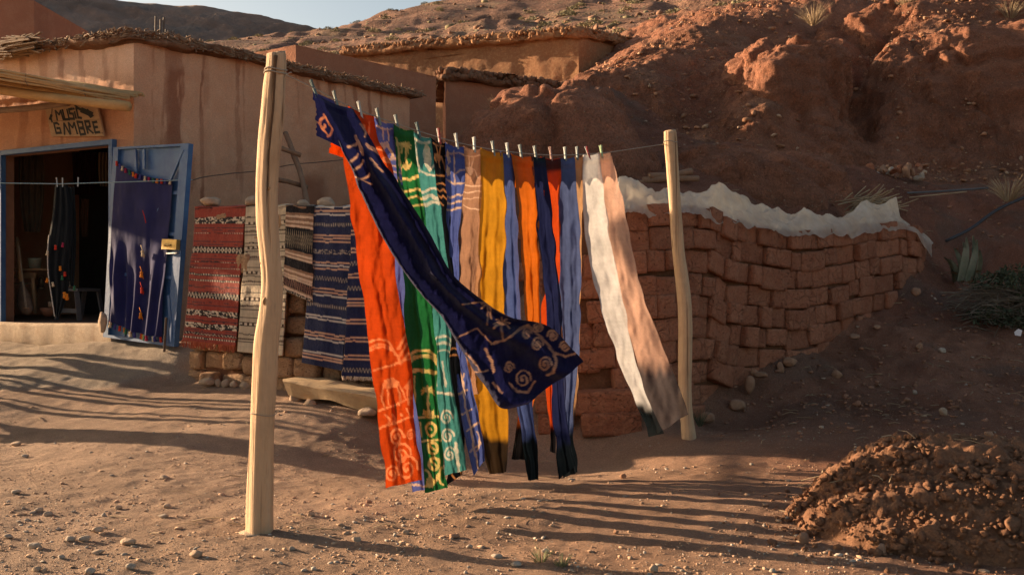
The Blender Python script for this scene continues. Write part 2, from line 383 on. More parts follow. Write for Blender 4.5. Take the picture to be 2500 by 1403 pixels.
HP = np.array([P(*h) for h in [(450,105,62),(620,86,66),(760,67,70),(950,25,78),(1100,0,84),(1250,-40,90),(1500,-100,95),(2000,-200,95),(2500,-250,95),(3000,-260,95),(100,160,58),(-400,220,60),
 (500,135,48),(850,128,40),(1050,102,38),(1200,57,42),(1450,17,48),(1600,0,50),(1750,-40,55),(1150,85,60),(1400,40,66),(1700,-20,75),(750,120,55),
 (1480,78,30),(1650,37,32),(1850,0,34),(2100,-40,37),(1400,60,40),(1750,25,42),(1600,100,26),(1900,30,27),(2200,-5,28),(2500,-40,30)]]+
 [(-8,24,3),(-2,26,4.6),(2,25,5.6),(6,25,7),(12,26,8.5),(20,28,10),(-25,40,4),(40,60,40),(-20,110,14),(20,120,44),(60,120,60),(-40,80,10)])
HW = rbf_fit(HP)
def hill_z(X, Y):
    Z = rbf(HP, HW, X, Y); p = np.stack([X, Y, np.zeros_like(X)], -1)
    return Z+.26*fbm(p*.10, 3, 101)+.07*fbm(p*.6, 4, 102)-.22*smooth(.2, 1.1, fbm(p*np.array([.22, .08, 1]), 4, 103, ridged=True))
def make_hill():
    t = np.linspace(-.62, .75, 340); y = np.exp(np.linspace(np.log(23.5), np.log(110), 210))
    Yg, Tg = np.meshgrid(y, t, indexing='ij'); Xg = Yg*Tg
    Z = hill_z(Xg, Yg); p = np.stack([Xg, Yg, Z], -1)
    strata = np.sin(Z*3.2+1.5*fbm(p*.2, 3, 7)); Z = Z+.05*strata; p[..., 2] = Z
    tone = 1+.22*fbm(p*.35, 5, 133); A = np.array([.27, .145, .10])
    gr = smooth(.15, .8, fbm(p*np.array([.5, .25, .5]), 4, 135)); c = A*tone[..., None]*(1-.45*gr[..., None])+np.array([.23, .175, .115])*.45*gr[..., None]
    put('hill', mesh('hill', p.reshape(-1, 3), gridfaces(len(y), len(t)), cols=c.reshape(-1, 3)), M_hill, kind='structure', label='dry reddish hillside dotted with shrubs')
def make_mountain():
    crest = np.array([(-900,-260),(-300,-150),(0,-70),(150,-35),(290,2),(400,14),(480,17),(560,28),(650,42),(750,66),(850,95),(1000,140),(1400,260)], float)
    px = np.linspace(-900, 1400, 360); cy = np.interp(px, crest[:, 0], crest[:, 1])
    rows = np.linspace(0, 1, 130); PX, RW = np.meshgrid(px, rows, indexing='xy')
    D = 190+130*RW; Zt = CAM_Z-(cy[None]-701.5)/F*320
    X = (PX-1250)/F*D; Z = Zt*(RW**.9)*.93+Zt*.07
    p = np.stack([X, D, Z], -1)
    amp = np.minimum(RW*3, 1)
    Z2 = Z+amp*(2.6*fbm(p*.035, 5, 201)-4.5*smooth(.0, 1.2, fbm(p*np.array([.05, .02, .02]), 5, 203, ridged=True))*(1-RW)+1.2*fbm(p*.22, 4, 205))*(1-.75*smooth(.9, 1, RW))
    p[..., 2] = Z2
    back = p[-1].copy(); back[:, 1] += 120; back[:, 2] = 0
    V = np.vstack([p.reshape(-1, 3), back]); tone = (1+.25*fbm(V*.06, 5, 207))
    gr = smooth(-.2, .6, fbm(V*.04, 4, 209))[:, None]
    c = (np.array([.21, .165, .14])*gr+np.array([.26, .165, .125])*(1-gr))*tone[:, None]
    put('mountain', mesh('mountain', V, gridfaces(131, 360), cols=c), M_mount, kind='structure', label='grey brown rocky mountain behind the village')
M_ground = earth('ground_earth', (1,1,1,1), (.82,.80,.78,1), (1.12,1.1,1.08,1), 1.4, 10, ((12, .022), (26, .026), (75, .02), (210, .010)), True, (85, .010, .60, (.45,.34,.26,1), (.30,.20,.145,1)))
M_cliff = earth('cliff_earth', (1,1,1,1), (.72,.70,.68,1), (1.18,1.12,1.05,1), .9, 6, ((9, .06), (28, .03), (90, .010)), True, (26, .02, .7, (.42,.28,.19,1), (.26,.13,.08,1)))
M_hill = earth('hill_earth', (1,1,1,1), (.7,.68,.66,1), (1.2,1.15,1.1,1), .25, 1.6, ((1.5, .25), (5, .10)), True, (2.2, .10, .75, (.33,.26,.16,1), (.22,.2,.13,1)))
M_mount = earth('mountain_rock', (1,1,1,1), (.7,.72,.74,1), (1.2,1.15,1.1,1), .03, .2, ((.15, 1.6), (.5, .7)), True)
make_ground(); make_cliff(); make_hill(); make_mountain()
def bluff(label, c, wl, wr, df, db, top, base, e1, e2, seed, amp=1.0, lean=0.0, col=(.34,.148,.092)):
    """rounded mass of packed earth: half widths left / right, half depths front / back"""
    nu, nv = 240, 84; a = np.linspace(0, 2*np.pi, nu, endpoint=False); v = np.linspace(0, 1, nv)**.9*np.pi/2; A_, V_ = np.meshgrid(a, v, indexing='xy')
    def pw(x, e): return np.sign(x)*np.abs(x)**e
    cx, sy = pw(np.cos(A_), 2/e1), pw(np.sin(A_), 2/e1); rr_ = pw(np.cos(V_), 2/e2); zz = pw(np.sin(V_), 2/e2)
    X = c[0]+np.where(cx < 0, wl, wr)*cx*rr_+lean*zz; Y = c[1]+np.where(sy < 0, df, db)*sy*rr_; Z = base+(top-base)*zz
    p = np.stack([X, Y, Z], -1); o = np.stack([cx*rr_, sy*rr_, zz*.6], -1); o /= np.linalg.norm(o, axis=-1)[..., None]+1e-6
    gul = smooth(.35, .95, fbm(np.stack([X*1.1, Y*1.1, Z*.35], -1), 3, seed+3, ridged=True))
    d = .16*fbm(p*.75, 3, seed)-.13*gul*smooth(0, .25, zz)+.05*fbm(p*2.4, 4, seed+5)+.022*fbm(p*np.array([6, 6, 9]), 4, seed+7)+.012*fbm(p*19, 3, seed+8)+.012*np.sin(Z*13+2*fbm(p*.9, 3, seed+9))
    p = p+o*(d*amp)[..., None]
    cc_ = np.array(col)*(1+.16*fbm(p*1.0, 4, seed+11)+.10*fbm(p*np.array([2, 2, 12]), 3, seed+12))[..., None]
    put('mound', mesh('mound', p.reshape(-1, 3), gridfaces(nv, nu, True), cols=cc_.reshape(-1, 3)), M_cliff, kind='structure', label=label)
bluff('round dark earth mound behind the clothesline', (.62,12.1), 1.75, 1.15, 1.5, 1.0, 3.56, 1.55, 2.3, 2.3, 901, .8)
bluff('low earth swell behind the plastic sheet', (2.62,11.75), 1.25, 1.6, .95, 1.0, 2.86, 1.75, 2.2, 2.0, 911, .7)
bluff('sunlit spur of the earth cliff', (4.25,16.0), 1.05, 1.0, 1.75, 1.6, 4.95, 2.6, 3.2, 3.0, 921, 1.3, .1)
bluff('broad earth bluff at the upper right', (7.35,16.75), 1.75, 2.6, 2.1, 2.2, 5.35, 2.2, 3.4, 2.9, 931, 1.3, .05)
bluff('ledge of earth at the cliff foot', (4.35,14.45), .95, .95, .7, .8, 3.40, 2.3, 2.4, 2.4, 941, .8)
bluff('earth shoulder above the right bluff', (7.2,18.4), 2.6, 3.5, 1.6, 2.4, 6.35, 3.5, 2.4, 2.2, 951, 1.2)
# wide sheet under and beyond everything, out to the horizon
put('terrain', MB().add([(-900,-600,-.6),(900,-600,-.6),(900,1500,-.6),(-900,1500,-.6)], [(0,1,2,3)]).me('terrain'), plain('far_earth', (.34,.19,.12,1), .95, world=True, scale=.05, bumpd=0), kind='structure', label='reddish earth plain stretching to the horizon')
# ---------------------------------------------------------------- buildings
M_plaster = earth('ochre_plaster', (.62,.335,.205,1), (.55,.28,.168,1), (.66,.39,.25,1), .8, 5, ((22, .010), (90, .005), (260, .002)), True)
M_plaster_dark = earth('brown_plaster', (.40,.175,.105,1), (.34,.15,.09,1), (.44,.22,.135,1), .6, 4, ((16, .016), (60, .008), (200, .003)), True)
M_straw_mud = earth('straw_mud', (.40,.20,.105,1), (.32,.15,.08,1), (.55,.33,.18,1), .9, 18, ((14, .03), (48, .02), (150, .008)), True)
M_mudroof = earth('mud_roof', (.30,.15,.088,1), (.23,.115,.07,1), (.38,.24,.16,1), 2, 9, ((18, .04), (70, .015)))
M_straw_roof = earth('straw_mud_roof', (.42,.21,.11,1), (.34,.16,.085,1), (.55,.33,.18,1), .9, 18, ((14, .03), (48, .02), (150, .008)))
M_reed = wood('reed', (.52,.34,.17,1), (.40,.25,.12,1), (.27,.16,.09,1), axis=0, scale=30, stretch=.2)
M_reed_grey = wood('weathered_reed', (.30,.20,.13,1), (.22,.14,.095,1), (.38,.28,.19,1), axis=0, scale=30, stretch=.2)
M_beam = wood('pale_beam', (.50,.30,.13,1), (.42,.24,.10,1), (.30,.16,.07,1), axis=0, scale=14, stretch=.1)
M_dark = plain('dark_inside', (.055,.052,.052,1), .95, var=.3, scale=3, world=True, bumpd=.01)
M_floor = plain('shop_floor', (.30,.22,.17,1), .9, var=.2, scale=6, world=True)
M_conc = earth('pale_step', (.56,.45,.34,1), (.48,.37,.27,1), (.38,.26,.18,1), 3, 8, ((30, .006), (120, .003)))

CZ = 3.63                               # roof line of the near house
HC = np.array([-3.80, 10.0]); HR = np.array([-1.35, 13.12]); HLV = np.array([-1.83, 1.0])/2.085   # corner, far right end, direction of the shop front
def wallsheet(A, B, z0, z1, nu, nv, cols=None, bulge=.0, seed=0, topf=None, zf=None):
    """upright wall face from A to B as a fine grid"""
    A = np.array(A, float); B = np.array(B, float); u = np.linspace(0, 1, nu); v = np.linspace(0, 1, nv)
    U, W = np.meshgrid(u, v, indexing='xy'); d = (B-A); Ln = np.linalg.norm(d); n = np.array([d[1], -d[0]])/Ln
    top = z1 if topf is None else topf(U)
    Z = z0+(top-z0)*W
    X = A[0]+d[0]*U; Y = A[1]+d[1]*U; p = np.stack([X, Y, Z], -1)
    if bulge:
        o = (bulge*fbm(p*1.3, 4, seed)+bulge*.35*fbm(p*6, 3, seed+5))*smooth(0, .03, U)*smooth(1, .97, U)
        p[..., 0] += n[0]*o; p[..., 1] += n[1]*o
    return p, U*Ln, Z
def stains(S, Z, ztop, items, seed):
    """runs of darker mud down a wall: (centre along the wall, half width, length, strength)"""
    q = np.stack([S*3.2, Z*.55, np.zeros_like(S)+seed], -1); m = np.zeros_like(S)
    wob = .035*fbm(np.stack([S*2, Z*1.6, S*0+seed], -1), 4, seed); edge = fbm(np.stack([S*16, Z*2.2, S*0], -1), 4, seed+3)
    for c, w, ln, st in items:
        dz = (ztop-Z)/ln
        ww = w*(1-.35*np.clip(dz, 0, 1))*(1+.55*edge)*(.75+.5*noise3(np.stack([S*0+c*7, Z*2.1, S*0], -1), seed+21))
        k = smooth(ww, ww*.72, np.abs(S-c+wob))*smooth(1.05+.25*edge, .80, dz)
        m = np.maximum(m, .98*st*k)
    gen = smooth(.45, 1.0, fbm(np.stack([S*7, Z*.8, S*0+9], -1), 4, seed+8))*smooth(2.2, .0, ztop-Z)*.35
    m = np.maximum(m, gen)*(.62+.38*smooth(-.4, .4, fbm(np.stack([S*4, Z*2.5, S*0+3], -1), 4, seed+31)))
    return np.clip(m, 0, 1)
def tint(m, z=None, base=(1, 1, 1), stain=(.52, .40, .38)):
    b = np.array(base); s = np.array(stain); return b*(1-m[..., None])+s*m[..., None]

house = thing('shop_house', 'ochre plastered mud house with rain stains and the open blue door', 'house', (HC[0], HC[1], .5))
def house_part(name, p, mat, cols): 
    nv, nu = p.shape[:2]
    return put(name, mesh(name, p.reshape(-1, 3), gridfaces(nv, nu), cols=cols.reshape(-1, 3)), mat, house)
# right face, stained
p, S, Z = wallsheet(HC, HR, .2, CZ+.05, 250, 110, bulge=.02, seed=301)
# round the near corner and the far edge a little
m = stains(S, Z, CZ+.05, [(.47,.21,2.3,1),(.24,.03,1.2,.6),(.80,.05,2.0,.9),(1.27,.06,1.5,.8),(1.36,.025,1.0,.6),(2.10,.03,.6,.6),(2.40,.05,.7,.8),(2.62,.08,.9,.9),(2.84,.05,.9,.8),(3.02,.05,1.0,.8),(3.25,.05,1.0,.8),(3.46,.05,1.1,.8)], 311)
low = smooth(.30, .12, np.abs(S-2.36+.08*fbm(np.stack([S*3, Z*3, S*0], -1), 3, 5)))*smooth(2.55, 2.35, Z)*.85
low = np.maximum(low, smooth(.34, .2, np.abs(S-1.75))*smooth(1.95, 1.6, Z+.2*fbm(np.stack([S*3, Z*2, S*0], -1), 4, 15))*.3)
m = np.maximum(m, low)
house_part('side_wall', p, M_plaster, tint(m))
# shop front with its door opening, built as pieces round the hole
FL = 4.6
def front(s, z, out=0.0):
    n = np.array([-.4796, -.8777]); q = HC+HLV*s+n*out; return (q[0], q[1], z)
def fpt(px, py, out=0.0):
    """distance along the shop front and height seen at a photo pixel"""
    r = (px-1250)/F; n = np.array([-.4796, -.8777]); A = HC+n*out
    s = (r*A[1]-A[0])/(HLV[0]-r*HLV[1]); y = A[1]+HLV[1]*s; return s, CAM_Z-(py-701.5)/F*y
d0 = fpt(284, 365)[0]; d1 = fpt(8, 372)[0]; DT = fpt(150, 366)[1]; DB = fpt(150, 788)[1]
FT = CZ+.05
def front_sheet(s0, s1, z0, z1, nu, nv, name):
    A = HC+HLV*s1; B = HC+HLV*s0
    p, S, Z = wallsheet(A, B, z0, z1, nu, nv, bulge=.015, seed=321)
    S = s1-S
    m = stains(S, Z, FT, [(.45,.05,1.4,.7),(.78,.05,.9,.8),(1.1,.06,1.2,.7),(1.4,.12,1.6,.6),(1.75,.07,1.9,.6)], 331)
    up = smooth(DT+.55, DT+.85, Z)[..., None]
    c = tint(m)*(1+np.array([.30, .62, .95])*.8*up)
    return put(name, mesh(name, p.reshape(-1, 3), gridfaces(nv, nu), cols=c.reshape(-1, 3)), M_plaster, house)
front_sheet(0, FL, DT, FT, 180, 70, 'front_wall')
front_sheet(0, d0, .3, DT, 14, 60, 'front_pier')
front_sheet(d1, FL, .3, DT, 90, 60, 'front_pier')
# hidden sides, ceiling and the room behind the door
HB = HR+HLV*FL; HL = HC+HLV*FL
mb = MB()
for a, b in ((HR, HB), (HB, HL)):
    mb.add([(a[0],a[1],.2),(b[0],b[1],.2),(b[0],b[1],FT),(a[0],a[1],FT)], [(0,1,2,3)])
put('back_wall', mb.me('back_wall', cols=np.ones((8, 3))), M_plaster, house)
def room(s, dpt, z):
    q = HC+HLV*s+np.array([.4796, .8777])*dpt; return (q[0], q[1], z)
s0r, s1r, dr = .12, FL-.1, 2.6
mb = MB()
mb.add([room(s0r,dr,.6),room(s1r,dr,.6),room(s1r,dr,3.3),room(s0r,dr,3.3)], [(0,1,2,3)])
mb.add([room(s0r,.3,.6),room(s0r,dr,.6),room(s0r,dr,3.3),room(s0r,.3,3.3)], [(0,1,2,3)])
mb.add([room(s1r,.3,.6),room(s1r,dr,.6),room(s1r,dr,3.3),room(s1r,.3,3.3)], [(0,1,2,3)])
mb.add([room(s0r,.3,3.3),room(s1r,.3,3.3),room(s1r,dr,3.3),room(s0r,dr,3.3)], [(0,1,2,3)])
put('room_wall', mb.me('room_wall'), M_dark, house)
# reveals of the opening
M_jamb = plain('jamb_mud', (.22,.11,.07,1), .9, world=True, scale=8, bumpd=.006)
mb = MB(); th = .13
for sA in (d0, d1):
    mb.add([room(sA,0,DB-.1),room(sA,th,DB-.1),room(sA,th,DT),room(sA,0,DT)], [(0,1,2,3)])
mb.add([room(d0,0,DT),room(d1,0,DT),room(d1,th,DT),room(d0,th,DT)], [(0,1,2,3)])
mb.add([room(s0r,th,.6),room(d0,th,.6),room(d0,th,3.3),room(s0r,th,3.3)], [(0,1,2,3)])
mb.add([room(d1,th,.6),room(s1r,th,.6),room(s1r,th,3.3),room(d1,th,3.3)], [(0,1,2,3)])
mb.add([room(d0,th,DT),room(d1,th,DT),room(d1,th,3.3),room(d0,th,3.3)], [(0,1,2,3)])
put('door_reveal', mb.me('door_reveal'), M_jamb, house)
put('shop_floor', MB().add([room(s0r,-.02,DB-.004),room(s1r,-.02,DB-.004),room(s1r,dr,DB-.004),room(s0r,dr,DB-.004)], [(0,1,2,3)]).me('shop_floor'), M_floor, house)
# raised step along the shop front
pr = [(.02,.3),(-.16,.3),(-.17,DB-.03),(-.15,DB),(.02,DB)]
n = 60; ss = np.linspace(d0-.12, FL, n); V = []
for s in ss:
    for o, z in pr:
        q = room(s, o, z); w = .008*math.sin(s*2.3)+.004*math.sin(s*19+1)*(z > .6)
        V.append((q[0]+.48*w, q[1]+.88*w, q[2]+(.006*math.sin(s*3.1) if z > .5 else 0)))
put('step', mesh('step', V, np.vstack([gridfaces(n, 5)])), M_conc, house)
mb = MB(); mb.add([V[i] for i in range(5)], [(0,1,2,3,4)]); put('step_end', mb.me('step_end'), M_conc, house)
# blue metal frame round the opening
M_blue = plain('blue_paint', (.030,.092,.225,1), .5, var=.35, scale=6, bumpd=.0015, spec=.3, c2=(.048,.13,.27,1))
mb = MB()
for sA in (d0+.02, d1-.02):
    mb.beam(front(sA, DB-.02, .03), front(sA, DT, .03), .06, .05, up=(HLV[0], HLV[1], 0))
mb.beam(front(d0-.01, DT+.022, .03), front(d1+.01, DT+.022, .03), .06, .05)
put('door_frame', mb.me('door_frame'), M_blue, house)
# base stones under the door corner
def roughbox(c, size, rz=0, seed=0, n=4, k=7, amp=.05, tilt=(0, 0)):
    V, Fc = cubegrid(n); V = V*(np.sum(np.abs(V)**k, 1)**(-1.0/k))[:, None]
    V = V*(1+amp*fbm(V*1.6+seed*13.1, 3, seed))[:, None]; V = V*np.array(size)/2
    Mx = np.array((Matrix.Rotation(rz, 3, 'Z') @ Matrix.Rotation(tilt[0], 3, 'X') @ Matrix.Rotation(tilt[1], 3, 'Y')))
    return V @ Mx.T+np.array(c), Fc
# roofs with a ragged edge of reeds and mud
def roof_edge(parent, path, z0_, th, over, seed, mat_slab, sticks=900, stick_len=(.08, .22), mat_stick=None, inward=None, lum=.03, density=1.0, name='roof', z_end=None, und=.035, clods=0, csize=.016):
    """path = plan points of the visible eaves; slab hangs `over` outside, sticks poke out of the edge"""
    path = np.array(path, float); seg = np.linalg.norm(np.diff(path, axis=0), axis=1); tot = seg.sum()
    n = max(30, int(tot/.035)); s = np.linspace(0, tot, n); acc = np.concatenate([[0], np.cumsum(seg)])
    C = np.stack([np.interp(s, acc, path[:, 0]), np.interp(s, acc, path[:, 1])], 1)
    T = np.gradient(C, axis=0); T /= np.linalg.norm(T, axis=1)[:, None]; k = 9
    z0 = np.interp(s, acc, z0_ if z_end is None else z_end) if z_end is not None else np.full(n, z0_)
    for _ in range(2): T = np.stack([np.convolve(np.pad(T[:, j], 4, 'edge'), np.ones(9)/9, 'valid') for j in (0, 1)], 1)
    O = np.stack([T[:, 1], -T[:, 0]], 1)
    prof = [(-.75, .02), (0, -.01), (over*.8, 0), (over, th*.2), (over*.98, th*.6), (over*.6, th), (0, th*1.25), (-.4, th*1.35), (-1.2, th*1.3)]
    V = np.zeros((n, len(prof), 3))
    for j, (o, z) in enumerate(prof):
        q = np.stack([C[:, 0], C[:, 1], s*0+j], -1)
        dn = lum*fbm(q*np.array([4, 4, 3]), 4, seed)*(1 if o > -.3 else .3)
        V[:, j, 0] = C[:, 0]+O[:, 0]*(o+dn); V[:, j, 1] = C[:, 1]+O[:, 1]*(o+dn); V[:, j, 2] = z0+z+dn*.9+und*fbm(q*np.array([1.1, 1.1, 0]), 3, seed+4)
    rf = put(name, mesh(name, V.reshape(-1, 3), gridfaces(n, len(prof))), mat_slab, parent)
    if sticks:
        rr = np.random.RandomState(seed); mb = MB()
        for i in range(sticks):
            k = rr.randint(n); o = over*(.45+.55*rr.rand()); z = z0[k]+th*(rr.rand()*1.15-.12)+.02
            a = np.array([C[k, 0]+O[k, 0]*o, C[k, 1]+O[k, 1]*o, z]); ang = rr.randn()*.9
            d = O[k]*math.cos(ang)+T[k]*math.sin(ang)*1.6; ln = stick_len[0]+(stick_len[1]-stick_len[0])*rr.rand()
            b = a+np.array([d[0]*.35, d[1]*.35, 0])*ln+np.array([T[k, 0], T[k, 1], 0])*ln*rr.randn()*.6+np.array([0, 0, rr.randn()*.25*ln])
            r = .004+.007*rr.rand(); mb.tube([a, (a+b)/2+rr.randn(3)*.006, b], [r, r, r*.7], 4, cap=False)
        put('reed_edge', mb.me('reed_edge', flat=False), mat_stick or M_reed_grey, rf, kind='stuff')
    if clods:
        rr = np.random.RandomState(seed+1); ki = rr.randint(0, n, clods); o = over*1.0-(over+.5)*rr.rand(clods)**1.6; zc = z0[ki]+np.where(o > over*.5, th*(.2+rr.rand(clods)), th*1.2)+.01*rr.randn(clods)
        V0, F0 = ICO1; sz = csize*(.35+1.1*rr.rand(clods)**3); VV = V0[None]*(1+.3*rr.randn(clods, len(V0), 1))*sz[:, None, None]
        VV = VV+np.stack([C[ki, 0]+O[ki, 0]*o, C[ki, 1]+O[ki, 1]*o, zc], -1)[:, None]
        put('mud_clods', mesh('mud_clods', VV.reshape(-1, 3), (F0[None]+(np.arange(clods)*len(V0))[:, None, None]).reshape(-1, 3), flat=True), mat_slab, rf, kind='stuff')
    return rf
roof_edge(house, [HC+HLV*3.6, HC+HLV*.1, HC, HC+(HR-HC)*.03, HR+(HR-HC)*.03], CZ, .075, .10, 401, M_mudroof, 1700, (.04, .12), clods=1500, lum=.03)
# reed bundle pile on the left of the roof
mb = MB(); rr = np.random.RandomState(5)
for i in range(160):
    s = fpt(15+rr.rand()*75, 130, .1)[0]; a = np.array(front(s, CZ-.02+rr.rand()*.16, .05+rr.rand()*.22)); d = np.array([HLV[0], HLV[1], rr.randn()*.12])*(.25+.3*rr.rand())
    mb.tube([a-d/2, a+d/2], .009, 5)
put('reed_bundle', mb.me('reed_bundle'), M_reed_grey, house, kind='stuff')
# bare rods standing on the roof
rod = thing('steel_rods', 'thin bare steel rods standing up on the stained house roof', 'rods', P(395, 95, 13.0))
M_rod = plain('rusty_rod', (.10,.075,.06,1), .8)
for px, y0, y1 in ((379, 100, 40), (391, 100, 48), (399, 100, 43), (404, 90, 72), (411, 92, 74), (417, 95, 76), (423, 95, 76)):
    put('rod', MB().tube([P(px, y0+10, 13), P(px+1, y1, 13.05)], .012, 5).me('rod'), M_rod, rod)
# the blue door leaf, swung open towards the camera
door = bpy.data.objects.new('door', None); COL.objects.link(door); door.parent = house
HT, HBm, FTp, FBm = [np.array(P(*q)) for q in ((284,361,9.93),(259,822,9.93),(468,351,9.36),(432,846,9.36))]
door.location = HBm-np.array(house.location)
dx = (FTp-HT); dn = np.cross(FBm-HBm, HT-HBm); dn /= np.linalg.norm(dn); dn = dn if dn[1] < 0 else -dn
def leaf(u, v, o=0.0):
    return HT*(1-u)*(1-v)+FTp*u*(1-v)+HBm*(1-u)*v+FBm*u*v+dn*o
def quadbox(u0, u1, v0, v1, o0, o1):
    c = [(u0,v0),(u1,v0),(u1,v1),(u0,v1)]
    return [leaf(u, v, o0) for u, v in c]+[leaf(u, v, o1) for u, v in c], [(3,2,1,0),(4,5,6,7),(0,1,5,4),(1,2,6,5),(2,3,7,6),(3,0,4,7)]
# sheet of the leaf, slightly buckled
uu, vv = np.meshgrid(np.linspace(.01, .99, 30), np.linspace(.005, .995, 60), indexing='xy')
Vl = np.array([leaf(u, v, .004*math.sin(u*7+v*3)+.003*math.sin(v*23)) for u, v in zip(uu.ravel(), vv.ravel())])
put('door_sheet', mesh('door_sheet', Vl, gridfaces(60, 30)), M_blue, door)
for u0, u1, v0, v1 in ((0,.07,0,1),(.90,1,0,1),(.07,.90,0,.012),(.07,.90,.985,1)):
    put('door_rail', MB().add(*quadbox(u0, u1, v0, v1, -.02, .035)).me('door_rail'), M_blue, door)
for v in (.235, .44, .655):
    put('cross_bar', MB().add(*quadbox(.07, .90, v, v+.016, -.01, .028)).me('cross_bar'), M_blue, door)
for a, b in (((.93,.03),(.62,.36)),((.30,.02),(.36,.22)),((.42,.02),(.44,.12)),((.88,.75),(.97,.98)),((.30,.98),(.36,.88))):
    mb = MB(); mb.beam(leaf(a[0],a[1],.03), leaf(b[0],b[1],.03), .035, .02, up=dn); put('brace', mb.me('brace'), M_blue, door)
M_brass = plain('brass_lock', (.42,.27,.10,1), .4, metal=.7, var=.3)
mb = MB().add(*quadbox(.80,.99,.475,.525,.04,.085)); put('lock', mb.me('lock'), M_brass, door)
put('bolt', MB().tube([leaf(.84,.505,.085), leaf(.92,.505,.085)], .012, 8).me('bolt'), M_brass, door)
mb = MB(); mb.beam(leaf(.83,.545,.045), leaf(.97,.54,.045), .012, .02, up=dn); put('latch', mb.me('latch'), plain('bare_metal', (.45,.45,.45,1), .5, metal=.5), door)
put('drop_bolt', MB().tube([leaf(.90,.86,.06), leaf(.905,1.03,.06)], .012, 8).me('drop_bolt'), M_rod, door)

# plain mud buildings further back
def block(name, label, A, B, C, zt, zb, mat, roofth, seed, D=None, over=.12, sticks=0, straw=.0, tilt=0.0):
    """walls A-B and B-C (plan points) with a slab roof"""
    t = thing(name, label, 'house', (B[0], B[1], zb))
    for nm, a, b in (('left_wall', A, B), ('right_wall', B, C)):
        L_ = np.linalg.norm(np.subtract(b, a)); z1 = (a[2] if len(a) > 2 else zt), (b[2] if len(b) > 2 else zt)
        p, S, Z = wallsheet(a[:2], b[:2], zb, zt, int(max(24, L_*14)), 50, bulge=.03+straw, seed=seed, topf=lambda U: z1[0]+(z1[1]-z1[0])*U)
        m = .45*smooth(.2, 1.0, fbm(np.stack([S*.8, Z*.8, S*0+seed], -1), 4, seed))
        put(nm, mesh(nm, p.reshape(-1, 3), gridfaces(50, p.shape[1]), cols=tint(m, stain=(.72,.68,.66)).reshape(-1, 3)), mat, t)
    A2, B2, C2 = [np.array(q[:2]) for q in (A, B, C)]; Dq = A2+C2-B2 if D is None else np.array(D)
    mb = MB()
    for a, b in ((C2, Dq), (Dq, A2)): mb.add([(a[0],a[1],zb),(b[0],b[1],zb),(b[0],b[1],zt),(a[0],a[1],zt)], [(0,1,2,3)])
    mb.add([(q[0], q[1], zt-.01) for q in (A2, B2, C2, Dq)], [(0,1,2,3)])
    put('back_wall', mb.me('back_wall', cols=np.ones((12, 3))), mat, t)
    zz = [q[2] if len(q) > 2 else zt for q in (A, B, B, C)]
    if roofth: roof_edge(t, [A2, B2, B2+(C2-B2)*.02, C2], zt, roofth, over, seed+9, M_mudroof if not straw else M_straw_roof, sticks, (.05, .14), lum=.045, z_end=zz, und=.012, clods=2200, csize=.045)
    return t
b2A, b2B = np.array(P(722,110,14)), np.array(P(1064,182,16.1))
block('mud_house', 'brown windowless house wall with bare parapet behind the stained house', (b2A[0]-1.6, b2A[1]+1.1), (b2A[0], b2A[1]), (b2B[0], b2B[1]), b2A[2], .8, M_plaster_dark, 0, 451)
b3A, b3B = np.array(P(1068,186,16.5)), np.array(P(1420,226,17.9))
block('mud_house', 'low brown house with thick mud roof beside a dark gap', (b3A[0]-.05, b3A[1]+2.0), (b3A[0]+.14, b3A[1]), (b3B[0], b3B[1]), b3A[2]-.06, 1.0, M_plaster_dark, .14, 461, over=.16)
b4A, b4B, b4C = P(840,140,22.9), P(1413,92,20), P(1590,132,21.6)
block('mud_house', 'highest ochre house with sunlit straw plaster wall and mud roof', b4A, b4B, b4C, b4B[2], 2.5, M_straw_mud, .16, 471, over=.16, sticks=0, straw=.012)
b5A, b5B = P(-500,20,24), P(215,100,24)
block('mud_house', 'plain brown house wall beyond the reed roof at far left', (b5A[0], b5A[1]-5), (b5A[0]+.1, b5A[1]), (b5B[0], b5B[1]+2.5), b5B[2]+.25, 1, M_plaster_dark, 0, 481)
# ---------------------------------------------------------------- reed awning before the shop
aw = thing('reed_awning', 'reed mat awning on wooden beams over the shop door', 'awning', front(2.2, .5, .5))
# outer edge from A (right tip, at the wall corner) out to the left
def slab_pt(s, o, z): return front(s, z, o)
eR = fpt(306, 236, .25); eL = fpt(0, 180, .95)
def awn(s, w, dz=0.0):
    """s along the front, w 0 at the wall .. 1 at the outer edge"""
    k = (s-eR[0])/(eL[0]-eR[0]); o = .05+(.20+.75*np.clip(k, 0, 1.9)**.8)*w
    z = eR[1]+(eL[1]-eR[1])*min(k, 1.4)+.06*(1-w)
    return np.array(front(s, z+dz, o))
rr = np.random.RandomState(17)
mat_mb = MB()
for i in range(46):
    w = i/45.0; pts = [awn(s, w, .012*rr.randn()*.4+.01*math.sin(s*9+i)) for s in np.linspace(eR[0]-.05+.05*rr.rand(), FL+1.9, 14)]
    mat_mb.tube(pts, .011, 5)
put('reed_mat', mat_mb.me('reed_mat', flat=False), M_reed, aw, kind='stuff')
mg = [[awn(s, w, -.02+.008*math.sin(s*13+w*9)) for w in np.linspace(.02, .96, 12)] for s in np.linspace(eR[0]+.02, FL+1.9, 60)]
put('sunblock_mat', mesh('sunblock_mat', np.array(mg).reshape(-1, 3), gridfaces(60, 12)), M_reed_grey, aw)  # sheet added under the reeds so sun leaves no stripes on the front
for j, (w, dz) in enumerate(((1.0, .0), (.985, -.024), (.96, -.046), (.99, .024))):
    pts = [awn(s, w, dz+.006*rr.randn()) for s in np.linspace(eR[0]-.06, FL+1.9, 24)]
    put('edge_reed', MB().tube(pts, .0125, 6).me('edge_reed', flat=False), M_reed, aw)
